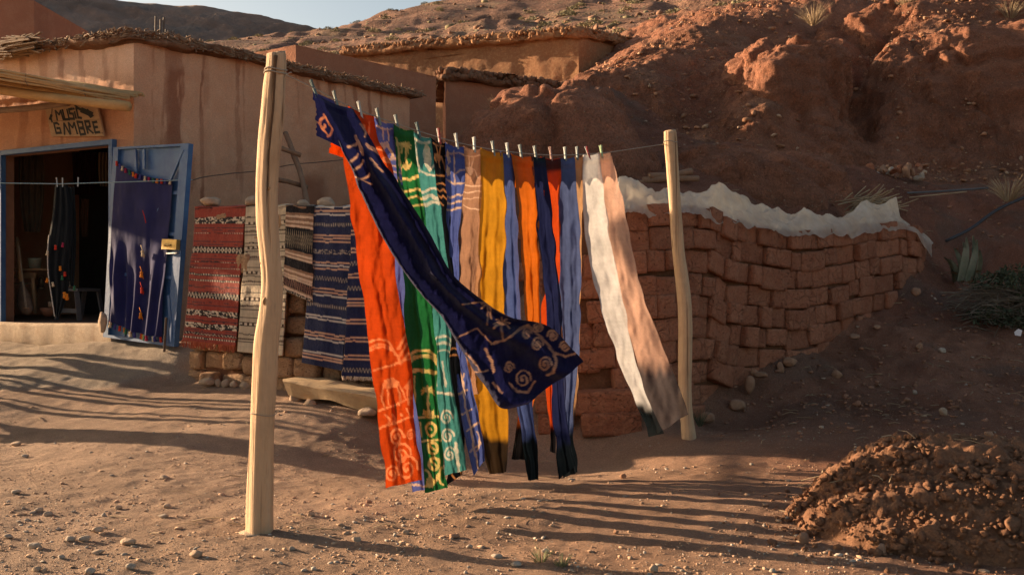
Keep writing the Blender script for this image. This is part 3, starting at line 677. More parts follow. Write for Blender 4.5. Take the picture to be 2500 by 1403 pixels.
for s in np.arange(eR[0]+.25, FL, .42):
    put('wire_tie', MB().tube([awn(s, 1.0, .045), awn(s, 1.012, -.02), awn(s, .97, -.075)], .003, 4).me('wire_tie'), M_rod, aw)
bs = [fpt(x, y, .62) for x, y in ((278, 254), (140, 240), (0, 222))]
pts = [front(s, z, .45+.17*i) for i, (s, z) in enumerate(bs)]
d = np.subtract(pts[2], pts[1]); pts += [tuple(np.add(pts[2], d)), tuple(np.add(pts[2], d*3.0))]
put('beam', MB().tube(catmull(pts, 30), .046, 12, jit=.12).me('beam', flat=False), M_beam, aw)
bs = [fpt(x, y, .4) for x, y in ((135, 245), (70, 262), (0, 275), (-60, 285))]
put('crooked_branch', MB().tube(catmull([front(s, z, .25+.12*i) for i, (s, z) in enumerate(bs)], 24), .032, 10, jit=.25).me('crooked_branch', flat=False), M_reed_grey, aw)
bs = [fpt(x, y, .5) for x, y in ((190, 228), (95, 215), (0, 200))]
put('cross_pole', MB().tube(catmull([front(s, z, .3+.15*i) for i, (s, z) in enumerate(bs)], 20), .03, 8, jit=.2).me('cross_pole', flat=False), M_beam, aw)
# ---------------------------------------------------------------- painted sign
sq = [np.array(front(*fpt(x, y, .04)[:2], .04)) for x, y in ((114,263),(240,256),(258,333),(130,334))]
sg = thing('shop_sign', 'hand painted wooden board reading MUSIC GAMBRE above the shop door', 'sign', tuple(sq[3]))
M_signwood = wood('sign_wood', (.46,.31,.19,1), (.38,.25,.15,1), (.27,.17,.10,1), axis=0, scale=22, stretch=.12, bd=.002)
M_ink = plain('black_paint', (.012,.011,.012,1), .7, var=.3)
nf = np.array([-.4796, -.8777, 0])
def sgn(u, v, o=0): return sq[0]*(1-u)*(1-v)+sq[1]*u*(1-v)+sq[3]*(1-u)*v+sq[2]*u*v+nf*o
for v0, v1 in ((0, .475), (.485, 1)):
    c = [(0,v0),(1,v0),(1,v1),(0,v1)]; V = [sgn(u, v, 0) for u, v in c]+[sgn(u, v, .022) for u, v in c]
    put('board', MB().add(V, [(3,2,1,0),(4,5,6,7),(0,1,5,4),(1,2,6,5),(2,3,7,6),(3,0,4,7)]).me('board'), M_signwood, sg)
def stroke_mesh(strokes, f, o, wdef, wscale=1.0):
    """painted strokes: polylines in the unit square as thin raised ribbons"""
    mb = MB()
    for st in strokes:
        pts, w = (st, wdef) if not isinstance(st, tuple) else st
        for a, b in zip(pts[:-1], pts[1:]):
            a = np.array(a, float); b = np.array(b, float); d = (b-a)/(np.linalg.norm(b-a)+1e-9); n = np.array([-d[1]*.62, d[0]/.62])*w/2; e = d*w*.3
            q = [a-e-n, b+e-n, b+e+n, a-e+n]; mb.add([f(x, y, o) for x, y in q], [(0,1,2,3)])
            o += .00006
    return mb
LET = {'M': [[(0,1),(.05,0),(.5,.45),(.9,0),(1,1)]], 'U': [[(0,0),(.05,1),(.9,1),(.9,0)]], 'S': [[(.95,.0),(.1,.05),(.1,.45),(.9,.5),(.9,1),(0,.98)]],
 'i': [[(.5,.35),(.5,1)], [(.45,0),(.5,.12)]], 'C': [[(1,.05),(.1,.0),(.1,.95),(1,1)]], 'G': [[(.85,.16),(.6,0),(.1,.05),(.12,1),(.9,.97),(.88,.52),(.45,.52)]],
 'A': [[(0,1),(.35,0),(1,1)]], 'B': [[(0,0),(.05,1),(.9,.95),(.85,.55),(.1,.5),(.8,.45),(.85,.05),(0,0)]], 'R': [[(.1,1),(.05,0),(.75,0),(.75,.42),(.1,.5),(1,1)]], 'E': [[(.9,0),(.1,.05),(.15,1),(1,.95)], [(.1,.5),(.8,.48)]]}
strokes = []
for ch, x, w, y, h in (('M',.19,.12,.13,.33),('U',.335,.10,.11,.33),('S',.455,.075,.10,.33),('i',.535,.05,.08,.34),('C',.60,.06,.09,.32),
                       ('G',.10,.12,.55,.34),('A',.27,.11,.56,.38),('M',.39,.13,.55,.38),('B',.57,.11,.53,.42),('R',.71,.11,.53,.38),('E',.85,.09,.55,.34)):
    strokes += [[(x+a*w, y+b*h) for a, b in s] for s in LET[ch]]
strokes += [([(.985,.90),(.995,.915)], .02), ([(.60,-.0),(.68,.13)], .045), ([(.68,.13),(.74,.19)], .07), ([(.72,.17),(.86,.30)], .13), ([(.80,.20),(.86,.36)], .13), ([(.145,.06),(.10,.30)], .02), ([(.10,.28),(.055,.42)], .07), ([(.08,.40),(.085,.52)], .05)]
put('lettering', stroke_mesh(strokes, sgn, .0235, .05).me('lettering'), M_ink, sg)
# ---------------------------------------------------------------- poles and line
M_pole = wood('peeled_pole', (.56,.385,.245,1), (.47,.31,.185,1), (.30,.19,.115,1), axis=2, scale=22, stretch=.05, bd=.005, checks=True)
M_knot = plain('knot_brown', (.30,.17,.08,1), .8, scale=40)
M_collar = earth('collar_mud', (.44,.33,.245,1), (.38,.27,.19,1), (.5,.4,.3,1), 6, 20, ((40, .01), (140, .004)))
M_crack = plain('crack_dark', (.10,.055,.03,1), .95)
M_wire = plain('grey_line', (.30,.25,.20,1), .8)
def pole(label, outline, d, seed, seg=40, crack=None, flatten=None, bury=.15):
    o = catmull(outline, 150)      # columns: py, left px, right px
    V = []; a = np.linspace(0, 2*np.pi, seg, endpoint=False)
    ctr = []
    for py, l, r in o:
        c = P((l+r)/2, py, d); rad = (r-l)/2/F*d; ctr.append((c, rad))
    t = thing('line_pole', label, 'pole', (ctr[-1][0][0], ctr[-1][0][1], ctr[-1][0][2]))
    for i, (c, rad) in enumerate(ctr):
        z = c[2]; q = np.stack([np.cos(a)*1.6, np.sin(a)*1.6, np.full(seg, z*2.0)], -1)
        rr = rad*(1+.06*fbm(q, 3, seed)+.025*fbm(q*np.array([3, 3, .7]), 3, seed+3))
        if flatten: # hewn flats
            k = flatten; rr = rr*(1-.10*(np.cos((a-.35*math.sin(z*1.3))*k/1.0)*.5+.5)*.9)*1.045
        if crack:
            ca, z0, z1, dp = crack; wob = ca+.22*math.sin(z*2.1)+.1*math.sin(z*9)
            m = np.exp(-((np.angle(np.exp(1j*(a-wob))))/.07)**2)*smooth(z0, z0+.25, z)*(1 if z < z1 else 1)
            rr = rr*(1-dp*m)
        V.append(np.stack([c[0]+np.cos(a)*rr, c[1]+np.sin(a)*rr, np.full(seg, z)], -1))
    V = np.array(V); top = V[0].copy(); tc = top.mean(0)
    cap1 = tc+(top-tc)*.9; cap1[:, 2] += .010+.012*np.cos(a-1); cap2 = tc+(top-tc)*.02; cap2[:, 2] += .014
    bot = V[-1].copy(); bot[:, 2] -= bury
    allV = np.vstack([cap2, cap1, V.reshape(-1, 3), bot])
    put('trunk', mesh('trunk', allV, gridfaces(len(V)+3, seg, True)), M_pole, t)
    return t, ctr
near_out = [(133,652,698),(165,650,699),(200,645,697),(260,640,695),(350,632,688),(450,627,680),(540,629,680),(620,636,684),(700,640,690),(760,634,688),(830,622,681),(920,618,677),(1010,614,672),(1110,609,668),(1200,605,667),(1299,602,665)]
far_out = [(322,1621,1651),(350,1622,1653),(400,1626,1656),(480,1632,1661),(560,1637,1667),(620,1642,1672),(680,1649,1681),(740,1655,1688),(800,1657,1690),(880,1656,1689),(960,1657,1688),(1010,1660,1691),(1066,1664,1699)]
np_t, np_c = pole('tall split peeled pole, nearest to the camera, holding the near end of the clothesline', near_out, 4.6, 501, 48, crack=(-1.35, 1.25, 2.3, .42), flatten=5)
fp_t, fp_c = pole('thinner smooth pole at the far end of the clothesline before the brick stack', far_out, 7.2, 521, 32)
def surf(px, py, push=.0):
    i = int(np.argmin([abs(c[2]-P(px, py, 4.6)[2]) for c, r in np_c])); c, r = np_c[i]; x = P(px, py, 4.6)[0]; k = np.clip((x-c[0])/r, -.98, .98); return (x, c[1]-r*math.sqrt(1-k*k)*.97+push, c[2])
ck = [(679,140),(678,170),(676,215),(672,270),(667,330),(663,380),(660,430),(657,480),(656,530)]
put('crack', MB().tube(catmull([surf(x, y) for x, y in ck], 60), np.interp(np.linspace(0, 1, 60), [0, .5, 1], [.0075, .0048, .0012]), 5, jit=.5).me('crack', flat=False), M_crack, np_t)
for kx, ky, kr in ((652,735,.012),(646,985,.009),(662,460,.007),(640,640,.006)):
    q = surf(kx, ky, .004); V, Fc = ICO2; put('knot', mesh('knot', V*np.array([kr, .006, kr*1.6])*(1+.2*noise3(V*3, 5))[:, None]+np.array(q), Fc), M_knot, np_t)
# concrete collar and wire rings
def ring(ctrs, py_i, parent, r=.0035, name='wire_ring'):
    c, rad = ctrs[py_i]; a = np.linspace(0, 2*np.pi, 40); pts = [(c[0]+math.cos(t)*rad*1.07, c[1]+math.sin(t)*rad*1.07, c[2]+.006*math.sin(t*2)) for t in a]
    put(name, MB().tube(pts, r, 5, cap=False).me(name, flat=False), M_wire, parent)
ring(np_c, 5, np_t); ring(np_c, 6, np_t); ring(fp_c, 5, fp_t); ring(np_c, 112, np_t, .002)
put('knot_tail', MB().tube(catmull([P(697,188,4.53), P(702,182,4.52), P(707,178,4.52), P(712,177,4.53)], 10), .0025, 5).me('knot_tail'), M_wire, np_t)
V, Fc = ICO2; V = V.copy(); V *= np.array([.085, .075, .016])*(1+.35*fbm(V*2.2, 3, 77))[:, None]; c0 = np.array(P(632,1302,4.6))
put('concrete_collar', mesh('concrete_collar', V+np.array([c0[0]-.01, c0[1]-.01, c0[2]]), Fc), M_collar, np_t)
LT = np.array([(697,183),(762,213),(820,245),(880,271),(925,288),(970,303),(1020,320),(1072,336),(1115,348),(1157,357),(1203,366),(1238,370),(1270,374),(1307,377),(1345,379),(1380,379),(1410,378),(1437,376),(1468,374),(1488,372),(1622,352)], float)
PA = np.array(P(697,183,4.58))[:2]; PB = np.array(P(1622,352,7.2))[:2]
def line_depth(px):
    r = (px-1250)/F; d = PB-PA; t = (r*PA[1]-PA[0])/(d[0]-r*d[1]); return PA[1]+d[1]*t
def line_pt(px): return P(px, np.interp(px, LT[:, 0], LT[:, 1]), line_depth(px))
single('clothesline', MB().tube([line_pt(x) for x in np.linspace(697, 1622, 120)], .003, 5).me('clothesline', flat=False), M_wire, 'thin taut clothesline strung between the two poles, loaded with scarves', 'clothesline')
# ---------------------------------------------------------------- scarves
M_scarf = cloth('scarf_cloth', .33)
M_sheer = cloth('sheer_cloth', .42, sheer=.14)
M_scarf_d = cloth('scarf_cloth_dense', .22)
def seg_dist(x, y, pts):
    d = np.full(x.shape, 1e9)
    for (ax, ay), (bx, by) in zip(pts[:-1], pts[1:]):
        vx, vy = bx-ax, by-ay; l2 = vx*vx+vy*vy+1e-9; t = np.clip(((x-ax)*vx+(y-ay)*vy)/l2, 0, 1)
        d = np.minimum(d, np.hypot(x-ax-t*vx, y-ay-t*vy))
    return d
def inpoly(x, y, poly):
    r = np.zeros(x.shape, bool); n = len(poly)
    for i in range(n):
        x0, y0 = poly[i]; x1, y1 = poly[(i+1) % n]
        r ^= ((y0 > y) != (y1 > y)) & (x < (x1-x0)*(y-y0)/(y1-y0+1e-9)+x0)
    return r
def spiral(cx, cy, r, turns=2.0, flip=1, ph=0, sx=.8):
    t = np.linspace(.25, turns*2*np.pi, 34); rr = r*t/(turns*2*np.pi)
    return [(cx+sx*flip*a*math.cos(b+ph), cy+a*math.sin(b+ph)) for a, b in zip(rr, t)]
def wave(y, x0, x1, amp=4, n=2, sl=0, ph=0):
    return [(x, y+sl*(x-x0)+amp*math.sin(ph+(x-x0)/(x1-x0)*n*2*math.pi)) for x in np.linspace(x0, x1, 16)]
def arc(cx, cy, rx, ry, a0=math.pi, a1=2*math.pi):
    return [(cx+rx*math.cos(t), cy+ry*math.sin(t)) for t in np.linspace(a0, a1, 14)]
def palm(cx, top, bot, r=14):
    s = [([(cx, top), (cx+2, bot)], 4)]
    for a in (-2.9, -2.3, -1.57, -.9, -.3, .25, 2.9): s.append(([(cx, top), (cx+r*.6*math.cos(a), top+r*.6*math.sin(a)-2), (cx+r*math.cos(a), top+r*math.sin(a)+3)], 3.5))
    return s
def scarf(name, label, rows, col, dens=False, back=.16, dip=None, prints=(), pcol=(222,184,150), pl=(2.5, .012), nu=None, nv=None, seed=0, cat='scarf', fold=None, offset=0.0, hem=None, topcol=None, start=True, extra=None, pz=.25):
    """cloth hung over the line. rows: (left px, left py, right px, right py, depth offset)"""
    batik = len(prints) > 0
    nu = nu or (42 if batik else 22); nv = nv or (310 if batik else 160)
    rw = np.array(rows, float); r0 = rw[0]
    K = catmull(np.column_stack([rw[:, 0]*.5+rw[:, 2]*.5, rw[:, 1]*.5+rw[:, 3]*.5, rw]), nv)[:, 2:]
    dL, dR = line_depth(r0[0]), line_depth(r0[2]); u = np.linspace(0, 1, nu)
    px = K[:, 0:1]*(1-u)+K[:, 2:3]*u; py = K[:, 1:2]*(1-u)+K[:, 3:4]*u
    # ragged outline
    wv = np.arange(nv)[:, None]*np.ones(nu)
    edge = 3.6*noise3(np.stack([wv*18/nv, u*3+wv*0, wv*0+seed], -1), seed)*smooth(6, 60, wv*400/nv)
    px = px+edge
    tw = 1-(1.5 if seed == 1 else .48)*smooth(.06 if seed == 1 else .12, .35 if seed == 1 else .9, (np.arange(nv)/nv)[:, None])
    dep = (dL+dR)/2+(dR-dL)*(u[None]-.5)*tw+K[:, 4:5]+offset
    X = (px-1250)/F*dep; Z = CAM_Z-(py-701.5)/F*dep
    ln = np.concatenate([[0], np.cumsum(np.hypot(np.diff(X.mean(1)), np.diff(Z.mean(1))))])[:, None]
    g = smooth(.02, .5, ln)
    n, amp = pl; amp *= .42; ph = seed*1.7
    ripple = amp*np.sin(2*np.pi*n*u[None]+ph+1.3*np.sin(ln*2.3+seed)+.6*noise3(np.stack([ln*3+0*u, u[None]*2+0*ln, 0*ln+0*u+seed], -1), seed))*(.35+g)
    ripple = ripple+.45*amp*np.sin(2*np.pi*(n*2.3)*u[None]+ph*2+2*np.sin(ln*1.7))*(.3+.7*g)+.012*g*np.sin(ln*4.2+seed)
    cr = np.stack([px*.035, py*.012, px*0+seed], -1); ripple = ripple+.012*g*fbm(cr, 4, seed+40)+.0032*fbm(cr*np.array([3, 3.0, 1]), 3, seed+50)+(seed == 1)*.015*g*fbm(np.stack([px*.02+py*.012, py*.02-px*.012, px*0], -1), 4, 88)
    if fold is not None: ripple = ripple+fold(u[None], ln)
    Y = dep+ripple
    # heavy roll where the hem folds over the line
    Zl = np.interp(px[0], LT[:, 0], LT[:, 1])
    if start:
        sag = .004+.012*np.sin(np.pi*u)[None]*np.exp(-ln*5); Z = Z-sag
        Y = Y-.017*np.exp(-((ln-.028)/.020)**2)+.004*np.exp(-((ln-.062)/.01)**2)
    P0 = np.stack([X, Y, Z], -1)
    C = np.broadcast_to(lin(col)*.80, (nv, nu, 3)).copy()
    if topcol is not None:
        tc, y0, y1 = topcol; k = smooth(y1+8, y0, py+6*noise3(np.stack([px*.06, py*.02, px*0], -1), seed))[..., None]; C = C*(1-k)+lin(tc)*k
    if dip is not None:
        dc, y0, y1 = dip; k = smooth(y0, y1, py+10*noise3(np.stack([px*.09, py*.03, px*0], -1), seed+2))[..., None]; C = C*(1-k)+lin(dc)*k
    if batik:
        jx = px+1.2*noise3(np.stack([px*.12, py*.12, px*0], -1), 5); jy = py+1.2*noise3(np.stack([px*.12, py*.12, px*0+9], -1), 6)
        k = np.zeros_like(px)
        for s in prints:
            if s[0] == 'fill': k = np.maximum(k, inpoly(jx, jy, s[1]).astype(float)); continue
            pts, w = (s if isinstance(s, tuple) else (s, 4.0)); k = np.maximum(k, smooth(w*.62+.9, w*.62-.9, seg_dist(jx, jy, pts)*(1+.25*noise3(np.stack([px*.1, py*.1, px*0], -1), 8))))
        fade = .62+.38*smooth(-.5, .35, fbm(np.stack([px*.10, py*.07, px*0+seed], -1), 3, seed+60))
        k = (k*.92*fade)[..., None]; C = C*(1-k)+lin(pcol)*k
    wv_ = 1+.06*noise3(np.stack([px*1.3, py*.05, px*0], -1), 70)+.06*noise3(np.stack([px*.06, py*1.1, px*0], -1), 71)+.10*fbm(np.stack([px*.03, py*.02, px*0+seed], -1), 3, 72)
    C = np.clip(C*wv_[..., None], 0, 1); ed = smooth(.035, .0, np.minimum(u, 1-u))[None, :, None]*.22; C = C*(1-ed)
    if start and back > 0:
        # short tail behind the line
        m = 14; bz = np.linspace(1, 0, m)[:, None]; top = P0[0]
        tail = np.repeat(top[None], m, 0).copy(); tail[..., 2] -= bz*back*(1+.15*np.sin(u*9+seed))[None]; tail[..., 1] += .014+.012*bz+.01*bz*np.sin(u*11+seed)[None]; tail[..., 0] += .02*bz*math.sin(seed)
        ov = np.repeat(top[None], 3, 0).copy(); ov[0, :, 1] += .009; ov[1, :, 1] += .004; ov[1, :, 2] += .005; ov[0, :, 2] += .003; ov[2, :, 2] += .005; ov[2, :, 1] -= .005
        P0 = np.concatenate([tail, ov, P0], 0); C = np.concatenate([np.repeat(C[20:21], m+3, 0), C], 0)
    me = mesh(name, P0.reshape(-1, 3), gridfaces(len(P0), nu), cols=C.reshape(-1, 3))
    return single(name, me, M_scarf_d if dens else (M_sheer if seed in (18, 19, 10) else M_scarf), label, cat, 'scarves pegged along the clothesline')
# 1 navy batik scarf streaming in the wind
def navy_fold(u, ln):
    g = smooth(.12, .5, ln)*smooth(2.1, 1.5, ln)
    f1 = np.abs(((u*1.75+.10*np.sin(ln*2.2)+.35) % 1)-.5)*2
    f2 = np.abs(((u*3.3+.2*np.sin(ln*1.7)+.1) % 1)-.5)*2
    return g*(.11*(smooth(0, 1, f1)-.5)+.03*(smooth(0, 1, f2)-.5))-.04*smooth(1.45, 1.9, ln)*np.sin(3*u+ln*2)
nav = [(768,226,862,264,0),(806,300,905,335,-.02),(846,385,946,408,-.05),(893,485,996,480,-.08),(946,590,1050,568,-.12),(1008,690,1102,665,-.17),(1070,760,1158,718,-.2),(1122,845,1246,772,-.22),(1180,930,1335,792,-.25),(1232,996,1390,838,-.27),(1287,985,1424,882,-.28)]
npr = [spiral(1287,811,15),spiral(1316,799,14,2,-1),spiral(1351,819,16,2,-1),spiral(1312,838,18),spiral(1380,845,15,2,-1),spiral(1330,887,21),spiral(1277,926,25),spiral(1243,897,15)]
npr = [(s, 4.2) for s in npr]+[([(1200,838),(1232,828),(1270,800),(1290,793),(1325,825),(1352,858),(1358,880),(1350,905),(1338,915)], 5),([(1353,858),(1382,871),(1410,860)], 4),([(1245,935),(1262,955),(1290,957),(1306,930)], 4),
 ([(1130,740),(1180,735),(1240,770)], 3),([(1120,820),(1165,800),(1200,838)], 3),([(1190,700),(1190,790)], 3)]+palm(1196,742,775,22)+palm(1225,790,830,20)
npr += palm(905,308,335,12)+[([(880,300),(893,318),(890,330)], 4),([(868,330),(880,355),(884,372)], 7),([(895,350),(925,372)], 6),([(905,385),(920,400)], 4),([(915,400),(932,414)], 4),([(850,355),(872,345)], 5),([(858,395),(872,370)], 4),([(868,415),(885,388)], 4),([(880,440),(900,420)], 4),([(865,430),(905,445)], 3),([(1140,860),(1160,880),(1175,900)], 4),([(1150,905),(1190,900)], 3),([(1185,850),(1200,880),(1205,905)], 5),([(1205,930),(1225,955)], 5)]
scarf('scarf', 'navy scarf with pale spirals streaming diagonally across the other scarves', nav, (25,28,70), prints=npr, pcol=(186,142,116), pl=(1.6,.016), nu=76, nv=400, seed=1, back=0, fold=navy_fold, offset=-.03)
scarf('scarf', 'small frayed navy tail flap hanging beside the near pole', [(764,224,815,246,.02),(770,275,838,300,.02),(773,332,850,368,.03)], (28,31,74), prints=[(spiral(792,305,30,1.2),5),([(778,300),(800,330)],4),([(790,280),(812,318)],4)], pcol=(190,120,90), pl=(1.2,.01), nu=40, nv=70, seed=2, back=0, start=False)
opr = [(spiral(968,1065,24),4),(spiral(980,1105,30),4.5),(spiral(994,1140,34),5),(spiral(957,1155,22),4),(spiral(1003,1060,14),3),([(912,902),(960,888),(1004,872)],3.5),([(926,1000),(965,985),(1006,968)],4),([(928,1042),(970,1028),(1012,1012)],4),
 (arc(925,845,30,18),4),(arc(928,865,36,26),4.5),(arc(930,880,44,34),4),([(972,850),(990,815)],5),([(974,868),(993,838)],5),([(976,886),(996,862)],5),('fill',[(932,935),(940,925),(950,922),(958,918),(966,926),(974,930),(976,940),(966,944),(950,946),(936,945)]),([(937,940),(930,965),(938,990)],3.5),([(946,944),(948,985)],3.5),([(968,940),(978,965),(975,985)],3.5),([(972,935),(985,955),(990,975)],3),('fill',[(985,945),(996,930),(1003,922),(1005,950),(990,950)]),([(992,950),(996,985)],3),([(1000,950),(1000,985)],3),
 ([(940,1010),(952,1022),(948,1034)],4),([(958,1010),(966,1020),(960,1030)],4),([(980,1008),(982,1010)],6),([(992,995),(1000,1012)],3),([(868,275),(862,310)],2),([(888,300),(894,340)],5),([(902,295),(897,345)],4),([(880,310),(892,345)],3),([(878,355),(925,362),(950,370)],4),([(940,385),(960,395)],10)]
scarf('scarf', 'bright orange scarf printed with camels and spirals hanging nearest the near pole', [(850,258,913,284,.0),(842,330,926,345,0),(840,385,944,370,0),(852,480,966,455,0),(868,600,960,600,0),(888,750,976,750,-.02),(905,860,998,860,-.03),(922,1000,1012,1000,-.03),(946,1187,1031,1166,-.02)], (208,74,30), prints=opr, pcol=(236,140,92), pl=(1.7,.018), seed=3)
scarf('scarf', 'short orange tail flap sticking out behind the streaming navy scarf', [(842,262,880,276,.05),(812,335,860,345,.05),(802,374,850,388,.05)], (225,72,28), pl=(1.1,.006), nv=50, seed=4, back=0, start=False)
bpr = [([(920,305),(957,312)],3),([(934,305),(936,335)],3),([(947,308),(950,338)],3),('fill',[(914,338),(926,345),(948,338),(950,350),(938,358),(930,372),(920,360)]),([(946,350),(958,372),(962,382)],5),([(956,380),(966,386)],6),([(915,372),(940,384),(978,388)],4),(arc(950,415,30,14),3),(arc(955,430,30,14),3),([(950,440),(985,440)],4),([(1003,1180),(1040,1185)],4)]
scarf('scarf', 'periwinkle scarf with a pale gazelle print between the orange and green scarves', [(912,284,963,303,.02),(922,430,980,430,.02),(940,640,992,640,.04),(970,900,1012,900,.05),(1003,1199,1042,1192,.06)], (92,104,172), prints=bpr, pl=(1.8,.012), seed=5)
gpr = palm(990,352,395,13)+[([(972,345),(1000,350)],5),([(982,352),(980,368)],5),([(995,352),(997,370)],4),('fill',[(980,405),(984,390),(990,398),(993,383),(997,398),(1006,390),(1001,408),(990,412)]),([(968,335),(974,370),(978,425)],4),([(974,432),(1000,434),(1022,428)],6),(wave(462,976,1028,3,1),5),(wave(480,978,1032,4,1.2),5),(wave(500,982,1034,3,1),4),
 (arc(1032,868,30,16),5),(arc(1034,884,34,18),7),([(996,908),(1020,900),(1064,906)],8),([(1012,915),(1015,1010)],3)]+palm(1045,952,1005,16)+[('fill',[(1030,1012),(1035,995),(1042,1002),(1046,990),(1052,1002),(1060,996),(1060,1012)]),([(1012,1016),(1070,1014)],4),(arc(1052,1045,12,16,0,2*math.pi),4.5),([(1051,1044),(1053,1046)],6),([(1026,1030),(1030,1062)],4),([(1022,1074),(1078,1072)],4),(arc(1056,1092,12,14,0,2*math.pi),6),([(1050,1088),(1062,1096)],5),(arc(1060,1130,12,14,0,2*math.pi),6),([(1054,1126),(1066,1134)],5),('fill',[(1040,1186),(1042,1165),(1052,1155),(1058,1172),(1070,1150),(1074,1160),(1056,1190)]),(arc(1036,1165,14,20,-1.4,1.6),4),(arc(1082,1160,10,22,1.6,4.6),4)]
scarf('scarf', 'emerald green scarf with palm tree print, hanging lowest of all', [(961,303,1010,319,-.01),(972,430,1022,430,-.01),(984,520,1036,520,-.01),(988,700,1048,700,-.01),(992,800,1062,800,-.02),(1002,900,1067,900,-.03),(1016,1000,1073,1000,-.04),(1030,1100,1081,1100,-.04),(1037,1202,1092,1188,-.03)], (26,108,58), prints=gpr, pcol=(224,190,120), pl=(2.1,.015), seed=6)
tpr = [([(1014,345),(1024,418)],3),([(1010,335),(1030,344),(1048,345)],5),('fill',[(1036,352),(1042,345),(1050,360),(1054,385),(1052,408),(1044,412),(1036,395),(1032,370)]),([(1042,345),(1048,415)],3),([(1050,412),(1062,400)],4),([(1020,412),(1040,420),(1062,428)],4),(wave(464,1022,1066,4,1,-.1),5),(wave(478,1024,1068,4,1.3),7),(wave(494,1026,1070,4,1),6),(arc(1082,832,20,14),4),(arc(1082,850,22,16),5),(arc(1082,868,22,16),3),([(1064,880),(1066,940)],3),([(1080,880),(1088,940)],4),([(1065,956),(1110,962)],5),(spiral(1089,1018,20),3.6),(spiral(1092,1063,20),3.6),(spiral(1098,1108,20),3.6),([(1112,1080),(1120,1150)],6)]
scarf('scarf', 'teal scarf with big palm leaf and spirals right of the green scarf', [(1007,319,1053,337,.01),(1020,450,1067,450,.01),(1040,600,1086,600,.01),(1056,760,1100,760,.0),(1062,900,1102,890,0),(1070,1000,1116,1000,0),(1087,1158,1138,1145,.01)], (66,142,138), prints=tpr, pcol=(206,196,176), pl=(2.0,.013), seed=7)
kpr = [('fill',[(1060,372),(1066,368),(1074,372),(1076,384),(1070,398),(1062,388)]),([(1068,370),(1066,350)],2.5),([(1073,370),(1076,350)],2.5),([(1076,376),(1084,395),(1088,412)],3),([(1066,425),(1090,426)],3),([(1066,446),(1078,444),(1090,452)],3),([(1066,458),(1074,464),(1082,458),(1090,468)],3),([(1068,474),(1078,480),(1082,474),(1092,486)],3),([(1070,488),(1082,498)],3),([(1060,345),(1082,352)],4),(arc(1108,860,16,12),3),(arc(1108,876,16,12),3),([(1100,1150),(1120,1175)],4),([(1112,1100),(1128,1160)],3)]
scarf('scarf', 'black scarf with tan antelope head print between teal and blue scarves', [(1051,336,1089,350,.02),(1064,450,1092,450,.03),(1076,580,1102,580,.03),(1088,750,1112,750,.03),(1098,900,1120,880,.04),(1100,1000,1130,970,.06),(1090,1184,1130,1155,.08)], (13,14,18), prints=kpr, pcol=(190,128,80), pl=(1.5,.01), seed=8, dens=True)
b2 = [([(1108,362),(1110,446)],2.5),([(1094,372),(1120,368),(1134,378)],3),([(1090,436),(1110,446),(1133,444)],3),([(1112,420),(1122,412),(1134,412)],3),('fill',[(1092,360),(1098,372),(1100,392),(1094,398),(1090,380)]),('fill',[(1091,398),(1098,408),(1100,424),(1092,430),(1089,415)]),(wave(478,1090,1130,2,1,-.1),4),(wave(494,1091,1130,2,1,-.1),4),(wave(510,1092,1128,2,1,-.1),4),([(1112,880),(1130,930),(1136,990),(1150,1040),(1156,1090),(1168,1140)],4),([(1118,960),(1140,950)],4),([(1128,1010),(1152,996)],3),([(1140,1050),(1166,1030)],4),([(1148,1100),(1172,1080)],4),([(1122,912),(1128,925),(1132,910)],3),(arc(1160,1075,10,26,-1.2,1.2),3)]
scarf('scarf', 'blue scarf with palm print that narrows to a twist in mid air', [(1087,348,1133,359,.0),(1089,430,1135,430,0),(1092,540,1124,540,0),(1099,640,1119,640,0),(1104,780,1126,780,0),(1108,880,1138,880,-.01),(1124,1000,1162,980,-.02),(1142,1100,1177,1060,-.02),(1156,1158,1187,1120,-.02)], (82,98,164), prints=b2, pl=(2.2,.013), seed=9)
ppr = [([(1132,450),(1178,452)],2.2),(wave(466,1132,1178,2,1),2.2),(wave(482,1132,1178,2,1),2.2),(wave(500,1132,1178,2,1,.3),2.2),('fill',[(1135,405),(1150,402),(1158,410),(1150,425),(1142,420)]),([(1152,402),(1156,378)],2.2),([(1146,400),(1146,380)],2.2),([(1158,410),(1166,430)],2),([(1132,378),(1178,376)],2),(arc(1150,880,20,14),3)]
scarf('scarf', 'dusty peach scarf with faint bull print beside the yellow scarf', [(1131,357,1177,364,.0),(1131,480,1178,470,.01),(1124,600,1175,600,.02),(1124,760,1173,760,.03),(1126,850,1165,850,.04),(1132,960,1172,960,.05)], (172,128,102), prints=ppr, pcol=(224,186,158), pl=(1.6,.012), seed=10)
scarf('scarf', 'yellow scarf with a dark dipped end hanging in the middle of the line', [(1173,361,1228,373,.0),(1173,480,1234,480,0),(1166,620,1233,620,0),(1154,760,1236,760,0),(1136,870,1238,870,.01),(1152,960,1239,960,.01),(1172,1070,1238,1070,.01),(1196,1156,1237,1150,.01)], (206,142,44), dip=((46,34,22),1062,1082), pl=(2.2,.016), seed=11)
scarf('scarf', 'plain denim blue scarf with a black dipped end right of the yellow scarf', [(1221,370,1254,376,.0),(1228,500,1260,500,.01),(1226,640,1266,640,.01),(1230,760,1272,760,.02),(1246,880,1288,880,.02),(1264,1000,1302,1000,.02),(1273,1050,1308,1050,.02),(1288,1171,1317,1170,.02)], (76,94,148), dip=((12,20,24),1052,1078), pl=(1.8,.014), seed=12)
